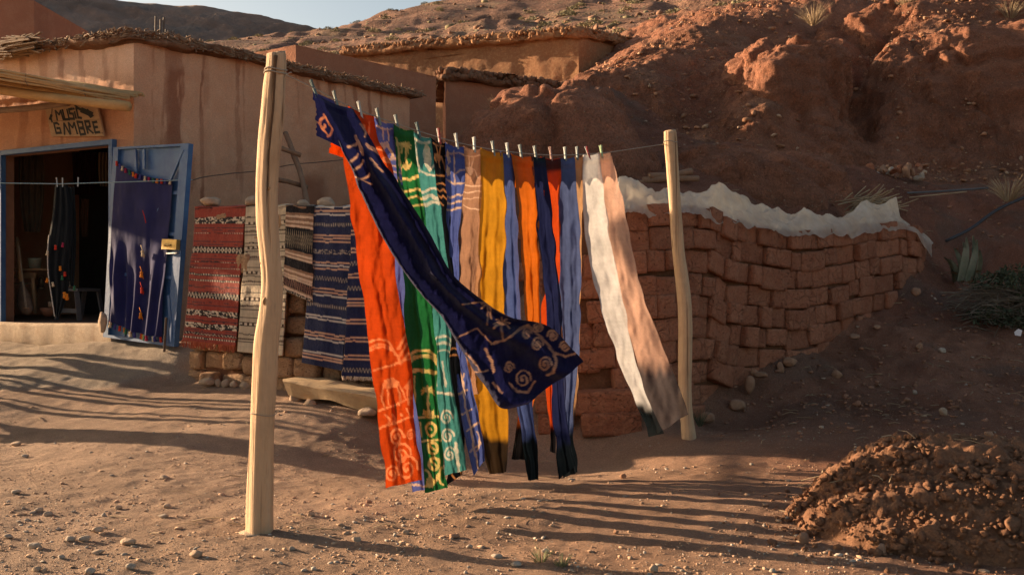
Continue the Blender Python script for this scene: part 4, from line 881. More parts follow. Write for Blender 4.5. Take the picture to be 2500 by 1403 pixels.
scarf('scarf', 'ochre orange scarf between the denim blue and plain navy scarves', [(1248,376,1301,382,-.01),(1262,480,1310,480,-.01),(1271,600,1315,600,0),(1282,760,1320,760,.01),(1286,880,1318,880,.03),(1268,1000,1302,1000,.06),(1246,1120,1290,1120,.09)], (214,108,36), dip=((16,14,14),1020,1050), pl=(1.9,.016), seed=13)
scarf('scarf', 'plain navy scarf slanting before the red orange scarf', [(1297,379,1331,384,-.01),(1306,480,1342,480,-.01),(1316,600,1356,600,-.02),(1332,740,1370,740,-.02),(1338,850,1374,850,-.02),(1346,940,1376,940,-.02),(1354,1060,1388,1060,-.02),(1366,1168,1408,1135,-.02)], (32,38,76), dip=((10,16,20),1060,1100), topcol=((10,34,34),380,400), pl=(1.6,.013), seed=14)
scarf('scarf', 'red orange scarf with a folded maroon top between navy and slate scarves', [(1319,383,1369,386,.0),(1322,430,1370,430,-.01),(1334,520,1368,520,.01),(1336,650,1368,650,.02),(1322,780,1358,780,.03),(1334,930,1356,930,.03),(1340,1030,1358,1030,.03),(1345,1100,1358,1105,.03)], (210,76,30), dip=((16,14,16),1020,1050), topcol=((60,26,24),405,412), pl=(1.4,.014), seed=15)
scarf('scarf', 'slate blue scarf with dark hem left of the narrow tan scarf', [(1365,385,1403,383,.0),(1362,480,1411,480,0),(1364,600,1418,600,0),(1368,760,1418,760,0),(1376,900,1410,900,0),(1376,1040,1398,1040,-.01),(1378,1162,1413,1150,-.01)], (84,98,140), dip=((14,20,24),1040,1065), pl=(2.0,.016), seed=16)
scarf('scarf', 'narrow tan scarf mostly hidden between the slate and white scarves', [(1402,383,1426,379,.01),(1405,450,1424,450,.02),(1408,560,1421,560,.03),(1408,700,1418,700,.04),(1402,860,1414,860,.04),(1392,1040,1402,1040,.03)], (196,150,110), dip=((70,54,48),960,1020), pl=(1.0,.01), nv=120, seed=17)
scarf('scarf', 'white scarf with a black dipped end slanting towards the far pole', [(1423,377,1463,373,.0),(1421,480,1474,470,0),(1432,600,1494,600,-.02),(1460,720,1518,720,-.04),(1500,850,1546,850,-.05),(1543,960,1580,960,-.06),(1586,1064,1620,1056,-.06)], (238,234,230), dip=((14,22,24),970,1005), pl=(1.2,.009), seed=18)
scarf('scarf', 'sheer peach scarf fading to grey, last on the line by the far pole', [(1460,373,1490,371,.0),(1470,480,1520,480,0.01),(1488,600,1543,600,-.01),(1512,720,1568,712,-.025),(1540,830,1604,808,-.04),(1568,930,1643,906,-.055),(1605,1057,1684,1010,-.06)], (232,184,160), dip=((84,76,76),860,920), topcol=((150,124,110),372,400), pl=(1.5,.009), seed=19)
# ---------------------------------------------------------------- clothes pegs
peg_cols = {'grey green': (.13,.17,.16,1), 'dark teal': (.05,.10,.11,1), 'dark red': (.30,.03,.03,1), 'lime green': (.28,.42,.22,1), 'brownish': (.22,.10,.08,1), 'pale grey': (.34,.37,.36,1)}
peg_m = {k: plain('peg_'+k.replace(' ', '_'), v, .4, spec=.5, bumpd=0) for k, v in peg_cols.items()}
M_spring = plain('spring_wire', (.5,.5,.5,1), .35, metal=.9, bumpd=0)
def prong_mesh(side):
    mb = MB(); z = np.linspace(0, .088, 9); V = []
    for zz in z:
        o = side*(.0035+.007*smooth(.035, .088, zz)+.0015*np.sin(zz*70)); w = .0052
        for a, b in ((-w, -.0026), (w, -.0026), (w, .0026), (-w, .0026)): V.append((a, o+b, zz))
    Fc = [tuple(f) for f in gridfaces(9, 4, True)]+[(3,2,1,0), (32,33,34,35)]
    return mb.add(V, Fc).me('prong')
prA, prB = prong_mesh(-1), prong_mesh(1)
spr = MB().tube([(0.0068*math.cos(t)+0, .0068*math.sin(t), .045+.0006*t/6) for t in np.linspace(0, 12.5, 30)], .0011, 5).me('spring')
spr.transform(Matrix.Rotation(math.pi/2, 4, 'Y') @ Matrix.Identity(4)); spr.transform(Matrix.Translation((-.045, 0, .045)))
pegs = [(775,'dark teal','on the navy scarf, nearest to the near pole',-.5,34),(826,'grey green','between the navy and the orange scarf',-.35,30),(884,'pale grey','between the orange and the periwinkle scarf',-.3,28),(929,'grey green','between the periwinkle and the green scarf',-.3,27),(974,'grey green','between the green and the teal scarf',-.3,27),(1026,'dark teal','between the teal and the black scarf',-.32,26),(1075,'dark red','between the black and the palm print blue scarf',-.2,0),(1118,'pale grey','between the blue and the dusty peach scarf',-.22,0),(1159,'pale grey','between the dusty peach and the yellow scarf',-.08,0),(1207,'grey green','between the yellow and the denim blue scarf',-.2,0),(1241,'pale grey','between the denim blue and the ochre scarf',-.15,0),(1274,'grey green','between the ochre and the plain navy scarf',-.22,0),(1309,'grey green','between the plain navy and the red orange scarf',-.18,0),(1347,'brownish','on the red orange scarf beside the slate one',-.2,0),(1381,'grey green','between the slate and the narrow tan scarf',-.1,0),(1410,'dark teal','between the narrow tan and the white scarf',-.08,0),(1440,'dark red','on the white scarf beside the sheer peach one',-.45,0),(1470,'lime green','on the sheer peach scarf, last on the line',-.2,0)]
ly = math.atan2(PB[1]-PA[1], PB[0]-PA[0])
for x, c, wh, tl, _ in pegs:
    q = np.array(line_pt(x)); lab = f'{c} clothes peg clipped {wh}'
    t = thing('clothes_peg', lab, 'peg', (q[0], q[1]-.004, q[2]-.036), 'pegs along the clothesline')
    t.rotation_euler = (0, tl*.75, ly*.5); 
    for nm, me, mt in (('prong', prA, peg_m[c]), ('prong', prB, peg_m['pale grey' if c in ('dark red', 'grey green') else c]), ('spring', spr, M_spring)):
        o = bpy.data.objects.new(nm, me.copy()); COL.objects.link(o); o.parent = t; o.data.materials.append(mt)
# ---------------------------------------------------------------- adobe brick stack and low wall
def brick_variants(n, seed, k=40, amp=.03):
    out = []
    for i in range(n):
        V, Fc = cubegrid(6); V = V*(np.sum(np.abs(V)**k, 1)**(-1.0/k))[:, None]
        V = V*(1+amp*fbm(V*1.1+i*7.7, 3, seed+i))[:, None]+.03*np.stack([noise3(V*2.3+i*3.1+j*11, seed+j) for j in range(3)], -1)+.022*np.stack([noise3(V*5.3+i*3.1+j*11, seed+9+j) for j in range(3)], -1)
        out.append(mesh('brick', V*.5, Fc))
    return out
def brick_mat(name, c1, c2, c3):
    m, nt, b, out = newmat(name); v = coords(nt, True); oi = nt.nodes.new('ShaderNodeObjectInfo')
    c = mix(nt, oi.outputs['Random'], c1, c2)
    c = mix(nt, ramp(nt, nz(nt, v, 7, 8, .7), (.42, 0), (.68, .8)), c, c3)
    c = mix(nt, .6, c, ramp(nt, nz(nt, v, 60, 5, .7), (.25, .55), (.75, 1.3)), 'MULTIPLY')
    vo = N(nt, 'TexVoronoi', Scale=9.0, feature='DISTANCE_TO_EDGE'); L(nt, v, vo.inputs['Vector'])
    cr = ramp(nt, vo.outputs['Distance'], (.0, 0), (.05, 1))
    gate = ramp(nt, nz(nt, v, 3.5, 3, .5), (.5, 0), (.58, 1)); cm = N(nt, 'Math', operation='MAXIMUM'); L(nt, cr, cm.inputs[0])
    inv = N(nt, 'Math', operation='SUBTRACT'); inv.inputs[0].default_value = 1; L(nt, gate, inv.inputs[1]); L(nt, inv.outputs[0], cm.inputs[1])
    st = nz(nt, coords(nt, True, (1, 1, 2.4)), 38, 3, .8); pit = ramp(nt, st, (.30, 0), (.42, 1))
    c = mix(nt, pit, mix(nt, 1.0, c, (.45,.42,.40,1), 'MULTIPLY'), c)
    fl = ramp(nt, nz(nt, coords(nt, True, (1, 1, 3)), 85, 3, .6), (.66, 0), (.72, .55)); c = mix(nt, fl, c, (.55,.36,.22,1))
    L(nt, c, b.inputs['Base Color'])
    bump(nt, b, [(nz(nt, v, 14, 6, .7), .03), (cm.outputs[0], .012), (pit, .012), (nz(nt, v, 80, 5, .7), .010)])
    return m
M_brick = brick_mat('adobe_red', (.43,.165,.094,1), (.28,.105,.060,1), (.44,.195,.115,1))
M_brick_y = brick_mat('adobe_brown', (.44,.255,.145,1), (.36,.20,.115,1), (.50,.32,.20,1))
M_joint = earth('joint_earth', (.16,.07,.038,1), (.12,.055,.03,1), (.2,.1,.06,1), 3, 14, ((30, .02),))
BV = brick_variants(10, 611); BVY = brick_variants(8, 641, 8, .06)
for me in BV: me.materials.append(M_brick)
for me in BVY: me.materials.append(M_brick_y)
def plan_path(pts, n=400):
    c = catmull(pts, n); s = np.concatenate([[0], np.cumsum(np.hypot(np.diff(c[:, 0]), np.diff(c[:, 1])))]); return c, s
def at(c, s, q): return np.array([np.interp(q, s, c[:, j]) for j in range(c.shape[1])])
def lay(parent, c, s, rows, h, lens, th, variants, rr, z0f, ztf, skip=None, gap=.012, jd=.02):
    """courses follow the top of the wall downwards until they meet the ground"""
    for r in range(rows):
        q = -rr.rand()*.12
        while q < s[-1]:
            Ln = rr.choice(lens)*(1+.12*rr.randn()); Ln = max(.1, Ln)
            m = q+Ln/2
            if q >= -.06 and q+Ln < s[-1]+.1:
                mm = min(max(m, 0), s[-1]); a = at(c, s, mm-.03); b = at(c, s, mm+.03); o = at(c, s, mm); d = (b-a)[:2]; d /= np.linalg.norm(d)+1e-9
                zt = ztf(mm)-r*h; zc = zt-h/2+.008*rr.randn(); n = np.array([d[1], -d[0]])
                if zc+h*.3 > z0f(o[0]+n[0]*.03, o[1]+n[1]*.03) and not (skip and skip(mm, r)):
                    ang = math.atan2(d[1], d[0]); dep = jd*rr.randn(); hh = h*(1+.05*rr.randn())-gap
                    slope = (ztf(min(mm+.1, s[-1]))-ztf(max(mm-.1, 0)))/.2
                    loc = (o[0]+n[0]*(dep-th/2), o[1]+n[1]*(dep-th/2), zc)
                    ob = put('brick', variants[rr.randint(len(variants))], None, parent, loc=loc, rot=(.03*rr.randn(), -math.atan(slope)+.025*rr.randn(), ang+.03*rr.randn()), scale=(Ln-gap, th, hh))
            q += Ln
def core(parent, c, s, z0, ztf, th, back=.5, q0=0.0):
    q = np.linspace(q0, s[-1], 60); V = []
    for x in q:
        a = at(c, s, max(x-.03, 0)); b = at(c, s, min(x+.03, s[-1])); o = at(c, s, x); d = (b-a)[:2]; d /= np.linalg.norm(d)+1e-9; n = np.array([d[1], -d[0]])
        zt = ztf(x)-.03
        for off, z in ((.055, z0), (.055, zt), (back, zt), (back, z0)): V.append((o[0]-n[0]*off, o[1]-n[1]*off, z))
    V = np.array(V); Fc = [tuple(f) for f in gridfaces(60, 4, True)]+[(0,1,2,3), (239,238,237,236)]
    put('infill', mesh('infill', V, Fc, flat=True), M_joint, parent)
stk = thing('brick_stack', 'long curving stack of red mud bricks under crumpled plastic', 'brick stack', P(1560,1060,7.7))
wc, ws = plan_path([P(x, 700, d)[:2] for x, d in ((1405,7.62),(1480,7.63),(1580,7.72),(1700,8.05),(1830,8.62),(2000,9.3),(2120,9.9),(2210,10.5),(2256,11.0),(2266,11.5))])
def stack_top(q):
    o = at(wc, ws, min(max(q, 0), ws[-1])); px = 1250+F*o[0]/o[1]
    py = np.interp(px, [1400,1530,1680,1752,1775,1850,1950,2050,2120,2200,2245,2262], [506,502,500,512,534,548,566,556,546,540,552,585])
    return CAM_Z-(py-701.5)/F*o[1]
rr = np.random.RandomState(61)
lay(stk, wc, ws, 12, .178, [.17,.19,.22,.30,.34,.20], .17, BV, rr, lambda x, y: float(ground_base(x, y)), stack_top, gap=.006)
core(stk, wc, ws, -.2, stack_top, .2, .55)
# end face of the stack, towards the yard
ec, es = plan_path([P(x, 700, d)[:2] for x, d in ((1262,8.75),(1300,8.45),(1345,8.08),(1400,7.66))])
lay(stk, ec, es, 11, .178, [.2,.3,.34], .17, BV, rr, lambda x, y: float(ground_base(x, y))-.05, lambda q: 1.72, gap=.006)
core(stk, ec, es, -.2, lambda q: 1.72, .2, .3)
for x0, x1, y0, y1, d, sd in ((1402,1590,953,1012,7.50,1),(1420,1566,1008,1066,7.46,2),(1306,1400,958,1010,7.58,3),(1312,1398,1012,1062,7.55,4),(1575,1640,1000,1050,7.66,5)):
    a = P(x0,y0,d); b = P(x1,y1,d); Ln = b[0]-a[0]; hh = a[2]-b[2]
    put('brick', BV[sd], None, stk, loc=((a[0]+b[0])/2, d+.11, (a[2]+b[2])/2), rot=(0, .02*(sd-3), .02*sd), scale=(Ln, .24, hh))
# low wall carrying the rugs
rw_ = thing('low_wall', 'low crumbling brown adobe wall draped with rugs beside the shop', 'wall', P(560,950,8.8))
rc, rs = plan_path([P(x, 700, d)[:2] for x, d in ((436,9.05),(560,8.72),(690,8.38),(800,8.22),(960,8.0),(1010,7.95))])
rr = np.random.RandomState(67)
lay(rw_, rc, rs, 9, .175, [.22,.26,.3,.2,.17], .24, BVY, rr, lambda x, y: float(ground_base(x, y))+.05, lambda q: 1.80-.02*q, gap=.010, jd=.024, skip=lambda m, r: m < .10+.16*smooth(7, 1, r))
core(rw_, rc, rs, 0, lambda q: 1.78-.02*q, .2, .42, .30)
# ---------------------------------------------------------------- stones
def stone_mesh(seed, k=2.6, amp=.16, sub=3):
    V, Fc = (ICO1, ICO2, ICO3)[sub-1]; V = V*(np.sum(np.abs(V)**k, 1)**(-1.0/k))[:, None]
    V = V*(1+amp*fbm(V*1.3+seed*5.3, 3, seed))[:, None]
    r_ = np.random.RandomState(seed)
    for i in range(9):                                  # chipped facets
        n_ = r_.randn(3); n_ /= np.linalg.norm(n_); h_ = .62+.3*r_.rand(); t = V@n_; V = V-np.outer(np.maximum(t-h_, 0)*.85, n_)
    return mesh('stone', V*.5, Fc)
SV = [stone_mesh(i+3) for i in range(8)]
def stone_mat(name, c1, c2):
    m, nt, b, out = newmat(name); v = coords(nt, True); oi = nt.nodes.new('ShaderNodeObjectInfo')
    c = mix(nt, oi.outputs['Random'], c1, c2); c = mix(nt, .7, c, ramp(nt, nz(nt, v, 24, 6, .7), (.25, .6), (.75, 1.3)), 'MULTIPLY')
    L(nt, c, b.inputs['Base Color']); bump(nt, b, [(nz(nt, v, 30, 6, .7), .01), (nz(nt, v, 130, 4, .6), .003)]); return m
M_stone = stone_mat('river_stone', (.44,.32,.23,1), (.36,.25,.17,1)); M_stone_g = stone_mat('grey_pebble', (.42,.345,.275,1), (.34,.265,.205,1)); M_stone_r = stone_mat('red_stone', (.36,.20,.125,1), (.30,.17,.11,1))
def stone(px, py, d, wpx, hpx, label, mat=None, group=None, depth=None, rz=None, z=None, name='stone', cat='stone'):
    c = np.array(P(px, py, d)); w = wpx/F*d; h = hpx/F*d
    me = SV[random.randrange(8)].copy(); me.materials.append(mat or M_stone)
    me.transform(Matrix.Diagonal((w*1.05, depth or w*.8, h*1.05, 1)))
    me.transform(Matrix.Rotation(rz if rz is not None else random.uniform(-.5, .5), 4, 'Z')); me.transform(Matrix.Translation((0, 0, h/2)))
    return put(name, me, None, None, None, label, cat, group, loc=(c[0], c[1], c[2]-h/2))
for x, y, d, w, h, lab in ((518,494,8.9,50,24,'flat brown stone weighing down the red kilim on the wall'),(618,492,8.62,34,28,'grey stone on the wall top beside the near pole'),(741,497,8.45,32,20,'small pale stone on the wall above the black patterned rug'),(797,494,8.35,46,26,'reddish lump of stone on the wall above the navy striped rugs'),
    (722,972,8.0,36,34,'rounded brown stone propping up the left end of the plank bench'),(756,988,7.85,31,30,'round pale stone lying before the plank bench'),(898,1006,7.55,42,24,'flat stone under the right part of the plank bench'),
    (250,785,9.85,22,52,'pale upright stone wedged at the hinge of the blue door')):
    stone(x, y, d, w, h, lab)
for i, (x, w, h) in enumerate(((508,40,22),(533,17,20),(550,22,22),(571,18,20),(598,30,22))):
    stone(x, 932+i*2.2, 8.72-.03*i, w, h, 'round cobble bedded in a row under the low rug wall', group='cobbles under the low wall')
for x, y, d, w, h, lab in ((1728,1020,7.9,34,30,'nearest the far pole'),(1800,990,8.2,40,32,'second from the far pole, rather large'),(1830,938,8.45,30,40,'standing upright by the lowest course'),(1858,915,8.6,34,16,'lying flat beside the upright one'),(1840,908,8.62,18,16,'tiny one above the upright one'),(1905,896,8.8,18,26,'narrow and reddish, below its middle'),(1925,882,8.85,34,24,'broad and pale, below its middle'),(2086,822,9.4,26,15,'flat, further up the slope'),(2140,798,9.6,16,11,'very small, high up the slope'),(2236,712,10.2,20,22,'highest, near the far end of the stack')):
    stone(x, y, d, w, h, 'stone under the brick stack, '+lab, M_stone_r, 'stones at the foot of the brick stack')
# ---------------------------------------------------------------- rugs
M_rug = cloth('rug_wool', .06, tint=None, fuzz=.6, bd=.004)
def rug(name, label, quad, d, colf, nu=84, nv=180, hang=.10, seed=0, fringe=None, wob=.012, tilt=.05):
    """quad: photo pixels tl,tr,br,bl; hangs over the wall top with a strip lying back on it"""
    (tl, tr, br, bl) = quad; u = np.linspace(0, 1, nu); v = np.linspace(0, 1, nv); U, W = np.meshgrid(u, v, indexing='xy')
    px = (tl[0]*(1-U)+tr[0]*U)*(1-W)+(bl[0]*(1-U)+br[0]*U)*W; py = (tl[1]*(1-U)+tr[1]*U)*(1-W)+(bl[1]*(1-U)+br[1]*U)*W
    px = px+2.0*noise3(np.stack([W*7, (U > .5)*3.0, W*0+seed], -1), seed)*np.abs(U-.5)*2
    dep = d[0]*(1-U)+d[1]*U-tilt*W
    dep = dep+wob*np.sin(U*6+seed+W*1.5)*W+wob*.6*fbm(np.stack([U*4, W*5, U*0+seed], -1), 3, seed)-.035*np.exp(-((W-.0)/.03)**2)*0
    Pm = np.stack([(px-1250)/F*dep, dep, CAM_Z-(py-701.5)/F*dep], -1)
    C = colf(U, W); k = 12; tp = np.repeat(Pm[:1], k, 0).copy(); b = np.linspace(1, 0, k)[:, None]
    tp[..., 1] += .30*b; tp[..., 0] += .06*b; tp[..., 2] += .022*np.sin(np.pi*np.minimum(b*2, 1)/2)+.01*np.sin(U[:k]*8+b*5)
    Pm[:8, :, 2] += (np.linspace(.012, 0, 8)**1)[:, None]
    V = np.concatenate([tp, Pm], 0); CC = np.concatenate([np.repeat(C[:1], k, 0), C], 0)
    t = thing(name, label, 'rug', tuple(Pm[-1].mean(0)), 'rugs hung over the low wall')
    ob = put('weave', mesh('weave', V.reshape(-1, 3), gridfaces(nv+k, nu), cols=CC.reshape(-1, 3)), M_rug, t)
    sm = ob.modifiers.new('thick', 'SOLIDIFY'); sm.thickness = .008; sm.offset = 1
    if fringe is not None:
        mb = MB(); rr = np.random.RandomState(seed)
        for i in range(fringe[1]):
            q = rr.rand(); a = Pm[-1, int(q*(nu-1))]; ln = fringe[2]*(.6+.7*rr.rand()); e = a+np.array([.012*rr.randn(), .01*rr.randn()-.008, -ln])
            mb.tube([a+np.array([0, -.006, .01]), (a+e)/2+.004*rr.randn(3), e], [.0035, .0035, .002], 4, cap=False)
        M_f = plain('fringe_'+name, fringe[0], .95); put('fringe', mb.me('fringe', flat=False), M_f, t, kind='stuff')
    return t
def bandcol(bands, base, seed, grain=.10):
    """bands: (v0, v1, colour, motif)  motif: None, 'dash', 'diamond', 'zig', 'knot'"""
    def f(U, W):
        W2 = W+.0035*fbm(np.stack([U*5, W*6, U*0+seed], -1), 3, seed); C = np.broadcast_to(lin(base), U.shape+(3,)).copy()
        for b in bands:
            v0, v1, col, mo = b[:4]; k = ((W2 > v0) & (W2 < v1)).astype(float); t = (W2-v0)/(v1-v0)
            alt = b[4] if len(b) > 4 else (225,205,180)
            C = C*(1-k[..., None])+lin(col)*k[..., None]
            if mo == 'dash': m = (np.sin(U*2*np.pi*22) > .1)&(np.abs(t-.5) < .32)
            elif mo == 'diamond': m = (np.abs(((U*14) % 1)-.5)*2+np.abs(t-.5)*2 < .9)&~(np.abs(((U*14) % 1)-.5)*2+np.abs(t-.5)*2 < .4)
            elif mo == 'zig': m = np.abs(t-np.abs(((U*16) % 1)*2-1)) < .18
            elif mo == 'knot': m = noise3(np.stack([np.floor(U*46)*.9, np.floor(t*7)*.8+v0*91, U*0], -1), seed+3) > .12
            elif mo == 'cell': m = ((U*9) % 1 < .55)&(np.abs(t-.5) < .36)
            else: m = np.zeros_like(U, bool)
            mk = (m & (k > 0)).astype(float)[..., None]*.85; C = C*(1-mk)+lin(alt)*mk
        g = 1+grain*fbm(np.stack([U*60, W*14, U*0+seed], -1), 2, seed+1)+grain*.8*noise3(np.stack([U*3, W*160, U*0], -1), seed+2)
        return np.clip(C*g[..., None], 0, 1)
    return f
RED, BLK, CRM, NVY, PCH = (150,58,44), (32,28,30), (190,172,148), (36,44,76), (204,160,134)
rb = []
for v, h, mo in ((.02,.010,None),(.085,.075,'knot'),(.20,.008,'dash'),(.30,.085,'diamond'),(.41,.010,'dash'),(.455,.012,'dash'),(.50,.026,'dash'),(.545,.02,'dash'),(.60,.006,None),(.64,.07,'zig'),(.73,.006,None),(.77,.07,'knot'),(.845,.006,None),(.865,.065,'knot'),(.94,.02,'zig'),(.97,.022,'dash')):
    rb.append((v-.012, v-.012+h*.62, BLK, mo))
for v in (.15,.17,.25,.275,.355,.38,.43,.58,.62,.70,.72,.83,.905,.92): rb.append((v, v+.004, (60,40,52), None))
rug('kilim_rug', 'red kilim with black and white bands, leftmost rug on the wall', ((478,507),(600,505),(574,846),(446,832)), (8.93,8.60), bandcol(rb, RED, 71), seed=71, fringe=((.42,.10,.05,1), 160, .045))
cb = []
for v in (.06,.13,.185,.24,.30,.355,.41,.47,.53,.585,.64,.70,.755,.81,.87,.925): cb.append((v, v+.006, BLK, None))
for v, mo in ((.095,'cell'),(.265,'cell'),(.44,'cell'),(.62,'cell'),(.79,'cell')): cb.append((v, v+.022, (70,52,38), mo))
for v in (.155,.335,.505,.67,.90): cb.append((v, v+.014, (120,100,84), 'dash', (60,50,46)))
rug('cream_rug', 'cream woven rug with thin dark lines partly behind the near pole', ((602,508),(712,502),(688,868),(580,858)), (8.585,8.30), bandcol(cb, CRM, 73), seed=73)
kb = [(.0,.07,BLK,None),(.24,.50,(24,24,26),'diamond',(150,134,110)),(.60,.70,BLK,None),(.83,.93,BLK,'zig',(170,120,100)),(.96,1,BLK,'knot')]
kb += [(v, v+.025, (216,186,158), None) for v in (.10,.16,.21,.53,.57,.73,.78,.81,.945)]
rug('patterned_rug', 'short rug with a black geometric square beside the near pole', ((700,503),(766,506),(762,738),(690,708)), (8.24,8.15), bandcol(kb, (150,116,92), 75), seed=75)
def navy_bands(seed):
    rr = np.random.RandomState(seed); b = []; v = .0
    while v < 1:
        n = rr.randint(2, 4)
        for i in range(n): b.append((v, v+.011, PCH if rr.rand() > .3 else (196,186,176), None)); v += .02
        v += .035
        if rr.rand() > .35: b.append((v, v+.028, (52,54,74), rr.choice(['knot', 'dash', 'zig']), (176,160,144))); v += .045
        v += .03
    return b
rug('navy_rug', 'navy rug with peach stripes hanging straight behind the orange scarf', ((766,507),(866,506),(836,905),(736,885)), (8.17,8.02), bandcol(navy_bands(77), NVY, 77), seed=77)
rug('navy_rug', 'second navy striped rug reaching lower, its pale edge over the plank bench', ((862,512),(985,506),(960,925),(834,920)), (7.99,7.86), bandcol(navy_bands(78), (30,38,74), 78), seed=79, fringe=((.55,.45,.36,1), 90, .02))
# ---------------------------------------------------------------- plank bench
bt = thing('plank_bench', 'thick rough wooden plank bench on stones below the navy rugs', 'bench', P(830,1000,7.75))
M_plank = wood('old_plank', (.52,.37,.22,1), (.42,.28,.16,1), (.30,.19,.11,1), axis=0, scale=14, stretch=.12, bd=.006)
a0, a1 = np.array(P(708,925,7.98)), np.array(P(1040,985,7.35)); n = 40; V = []
dirv = (a1-a0)[:2]/np.linalg.norm((a1-a0)[:2]); nrm2 = np.array([dirv[1], -dirv[0]])
for i, t in enumerate(np.linspace(0, 1, n)):
    c = a0*(1-t)+a1*t; w = .30+.012*math.sin(t*9); hh = .125+.012*math.sin(t*13+1)
    prof = [(.0,-hh),(.04,-.02),(.02,.0),(-w*.5,.012),(-w,.0),(-w,-hh*.9)]
    for j, (o, z) in enumerate(prof):
        k = .012*noise3(np.array([[t*9, j*1.3, 0]]), 9)[0]; ex = -.07*(1-abs(j-2.5)/3) if i == 0 else 0
        V.append((c[0]+nrm2[0]*(o+k)+dirv[0]*ex, c[1]+nrm2[1]*(o+k)+dirv[1]*ex, c[2]+z+k))
put('plank', mesh('plank', V, [tuple(f) for f in gridfaces(n, 6, True)]+[(5,4,3,2,1,0)], flat=True), M_plank, bt)
# ---------------------------------------------------------------- ladder leaning on the house
ld = thing('ladder', 'rough pole ladder leaning against the stained house wall', 'ladder', P(745,520,10.0))
M_branch = wood('grey_branch', (.26,.15,.095,1), (.20,.115,.075,1), (.32,.21,.14,1), axis=2, scale=20, stretch=.1)
put('rail', MB().tube(catmull([P(697,325,10.55), P(718,380,10.4), P(735,430,10.25), P(748,490,10.1), P(756,560,9.9)], 24), .030, 8, jit=.2).me('rail', flat=False), M_branch, ld)
put('rail', MB().tube(catmull([P(640,340,10.3), P(655,420,10.1), P(668,500,9.9), P(676,560,9.75)], 24), .030, 8, jit=.2, seed=4).me('rail', flat=False), M_branch, ld)
for a, b in (((640,352),(735,379)),((652,435),(752,457))):
    put('rung', MB().tube([P(a[0],a[1],10.15), P((a[0]+b[0])/2,(a[1]+b[1])/2-3,10.22), P(b[0],b[1],10.28)], .024, 8, jit=.2).me('rung', flat=False), M_branch, ld)
# ---------------------------------------------------------------- crumpled plastic on the stack
def tarp():
    tp_ = np.array([(1500,498),(1508,448),(1530,430),(1560,432),(1600,458),(1640,452),(1690,466),(1725,455),(1758,437),(1785,462),(1830,488),(1880,497),(1940,515),(1962,500),(1990,508),(2035,520),(2080,516),(2120,492),(2150,488),(2186,486),(2194,528),(2230,560),(2262,580),(2278,600)], float)
    bt_ = np.array([(1500,504),(1600,503),(1700,500),(1755,520),(1820,540),(1880,550),(1950,560),(2050,552),(2120,544),(2190,540),(2240,556),(2266,585),(2278,608)], float)
    n = 320; px = np.linspace(1500, 2276, n); m = 48; w = np.linspace(0, 1, m)
    dep = np.interp(px, [1480,1580,1700,1830,2000,2120,2210,2276], [7.62,7.72,8.05,8.62,9.3,9.9,10.5,10.95])
    yt = np.interp(px, tp_[:, 0], tp_[:, 1]); yb = np.interp(px, bt_[:, 0], bt_[:, 1])
    W, PX = np.meshgrid(w, px, indexing='xy'); W, PX = W.reshape(n, m), np.repeat(px[:, None], m, 1)
    # profile: front hem over the bricks -> up to the crest -> down behind
    up = np.where(W < .5, W/.5, 1-(W-.5)/.5*.85)
    crest = smooth(0, 1, up)
    dd = -.06+.62*W; q = np.stack([PX*.012, W*3.2, PX*0], -1)
    def worley(k, seed, ax, ay):
        r_ = np.random.RandomState(seed); sx = r_.rand(k)*(776*ax); sy = r_.rand(k)*ay; best = np.full(PX.shape, 9e9)
        for a_, b_ in zip(sx, sy): best = np.minimum(best, ((PX-1500)*ax-a_)**2+(W*ay-b_)**2)
        return np.sqrt(best)
    cr = 1.6*worley(110, 3, .022, 4.0)-.8+.3*fbm(q*1.2, 3, 701); cr2 = 1.5*worley(420, 5, .04, 6.0)-.7
    hgt = (yb-yt)[:, None]/F*dep[:, None]
    Z = CAM_Z-(yb[:, None]-701.5)/F*dep[:, None]+crest*hgt*(1+.10*cr)+.075*cr*up+.03*cr2
    D = dep[:, None]+dd+.05*cr+.02*cr2
    hemd = np.clip(1-W/.16, 0, 1); Z = Z-hemd*(.05+.06*fbm(np.stack([PX*.02, PX*0, PX*0], -1), 4, 715)); D = D-hemd*.035+.02*hemd*np.sin(PX*.09)
    X = (PX-1250)/F*D+.02*fbm(q*2+5, 3, 711)
    V = np.stack([X, D, Z], -1).reshape(-1, 3)
    m_, nt, b, out = newmat('plastic_sheet'); v = coords(nt, True)
    c = mix(nt, ramp(nt, nz(nt, v, 6, 6, .6), (.35, 0), (.65, 1)), (.95,.90,.80,1), (.90,.78,.62,1)); L(nt, c, b.inputs['Base Color'])
    b.inputs['Roughness'].default_value = .24; b.inputs['Specular IOR Level'].default_value = .6
    tr = N(nt, 'BsdfTranslucent'); L(nt, c, tr.inputs['Color']); tp2 = N(nt, 'BsdfTransparent')
    m1 = N(nt, 'MixShader', Fac=.55); L(nt, b.outputs[0], m1.inputs[1]); L(nt, tr.outputs[0], m1.inputs[2])
    m2 = N(nt, 'MixShader'); L(nt, ramp(nt, nz(nt, v, 4, 4, .6), (.3, .12), (.7, .5)), m2.inputs[0]); L(nt, m1.outputs[0], m2.inputs[1]); L(nt, tp2.outputs[0], m2.inputs[2]); L(nt, m2.outputs[0], out.inputs['Surface'])
    bump(nt, b, [(nz(nt, v, 18, 6, .7, 1.5), .02), (nz(nt, v, 60, 5, .7, 1.0), .008)])
    single('plastic_sheet', mesh('plastic_sheet', V, gridfaces(n, m)), m_, 'crumpled cream plastic sheet covering the top of the brick stack', 'plastic sheet')
tarp()
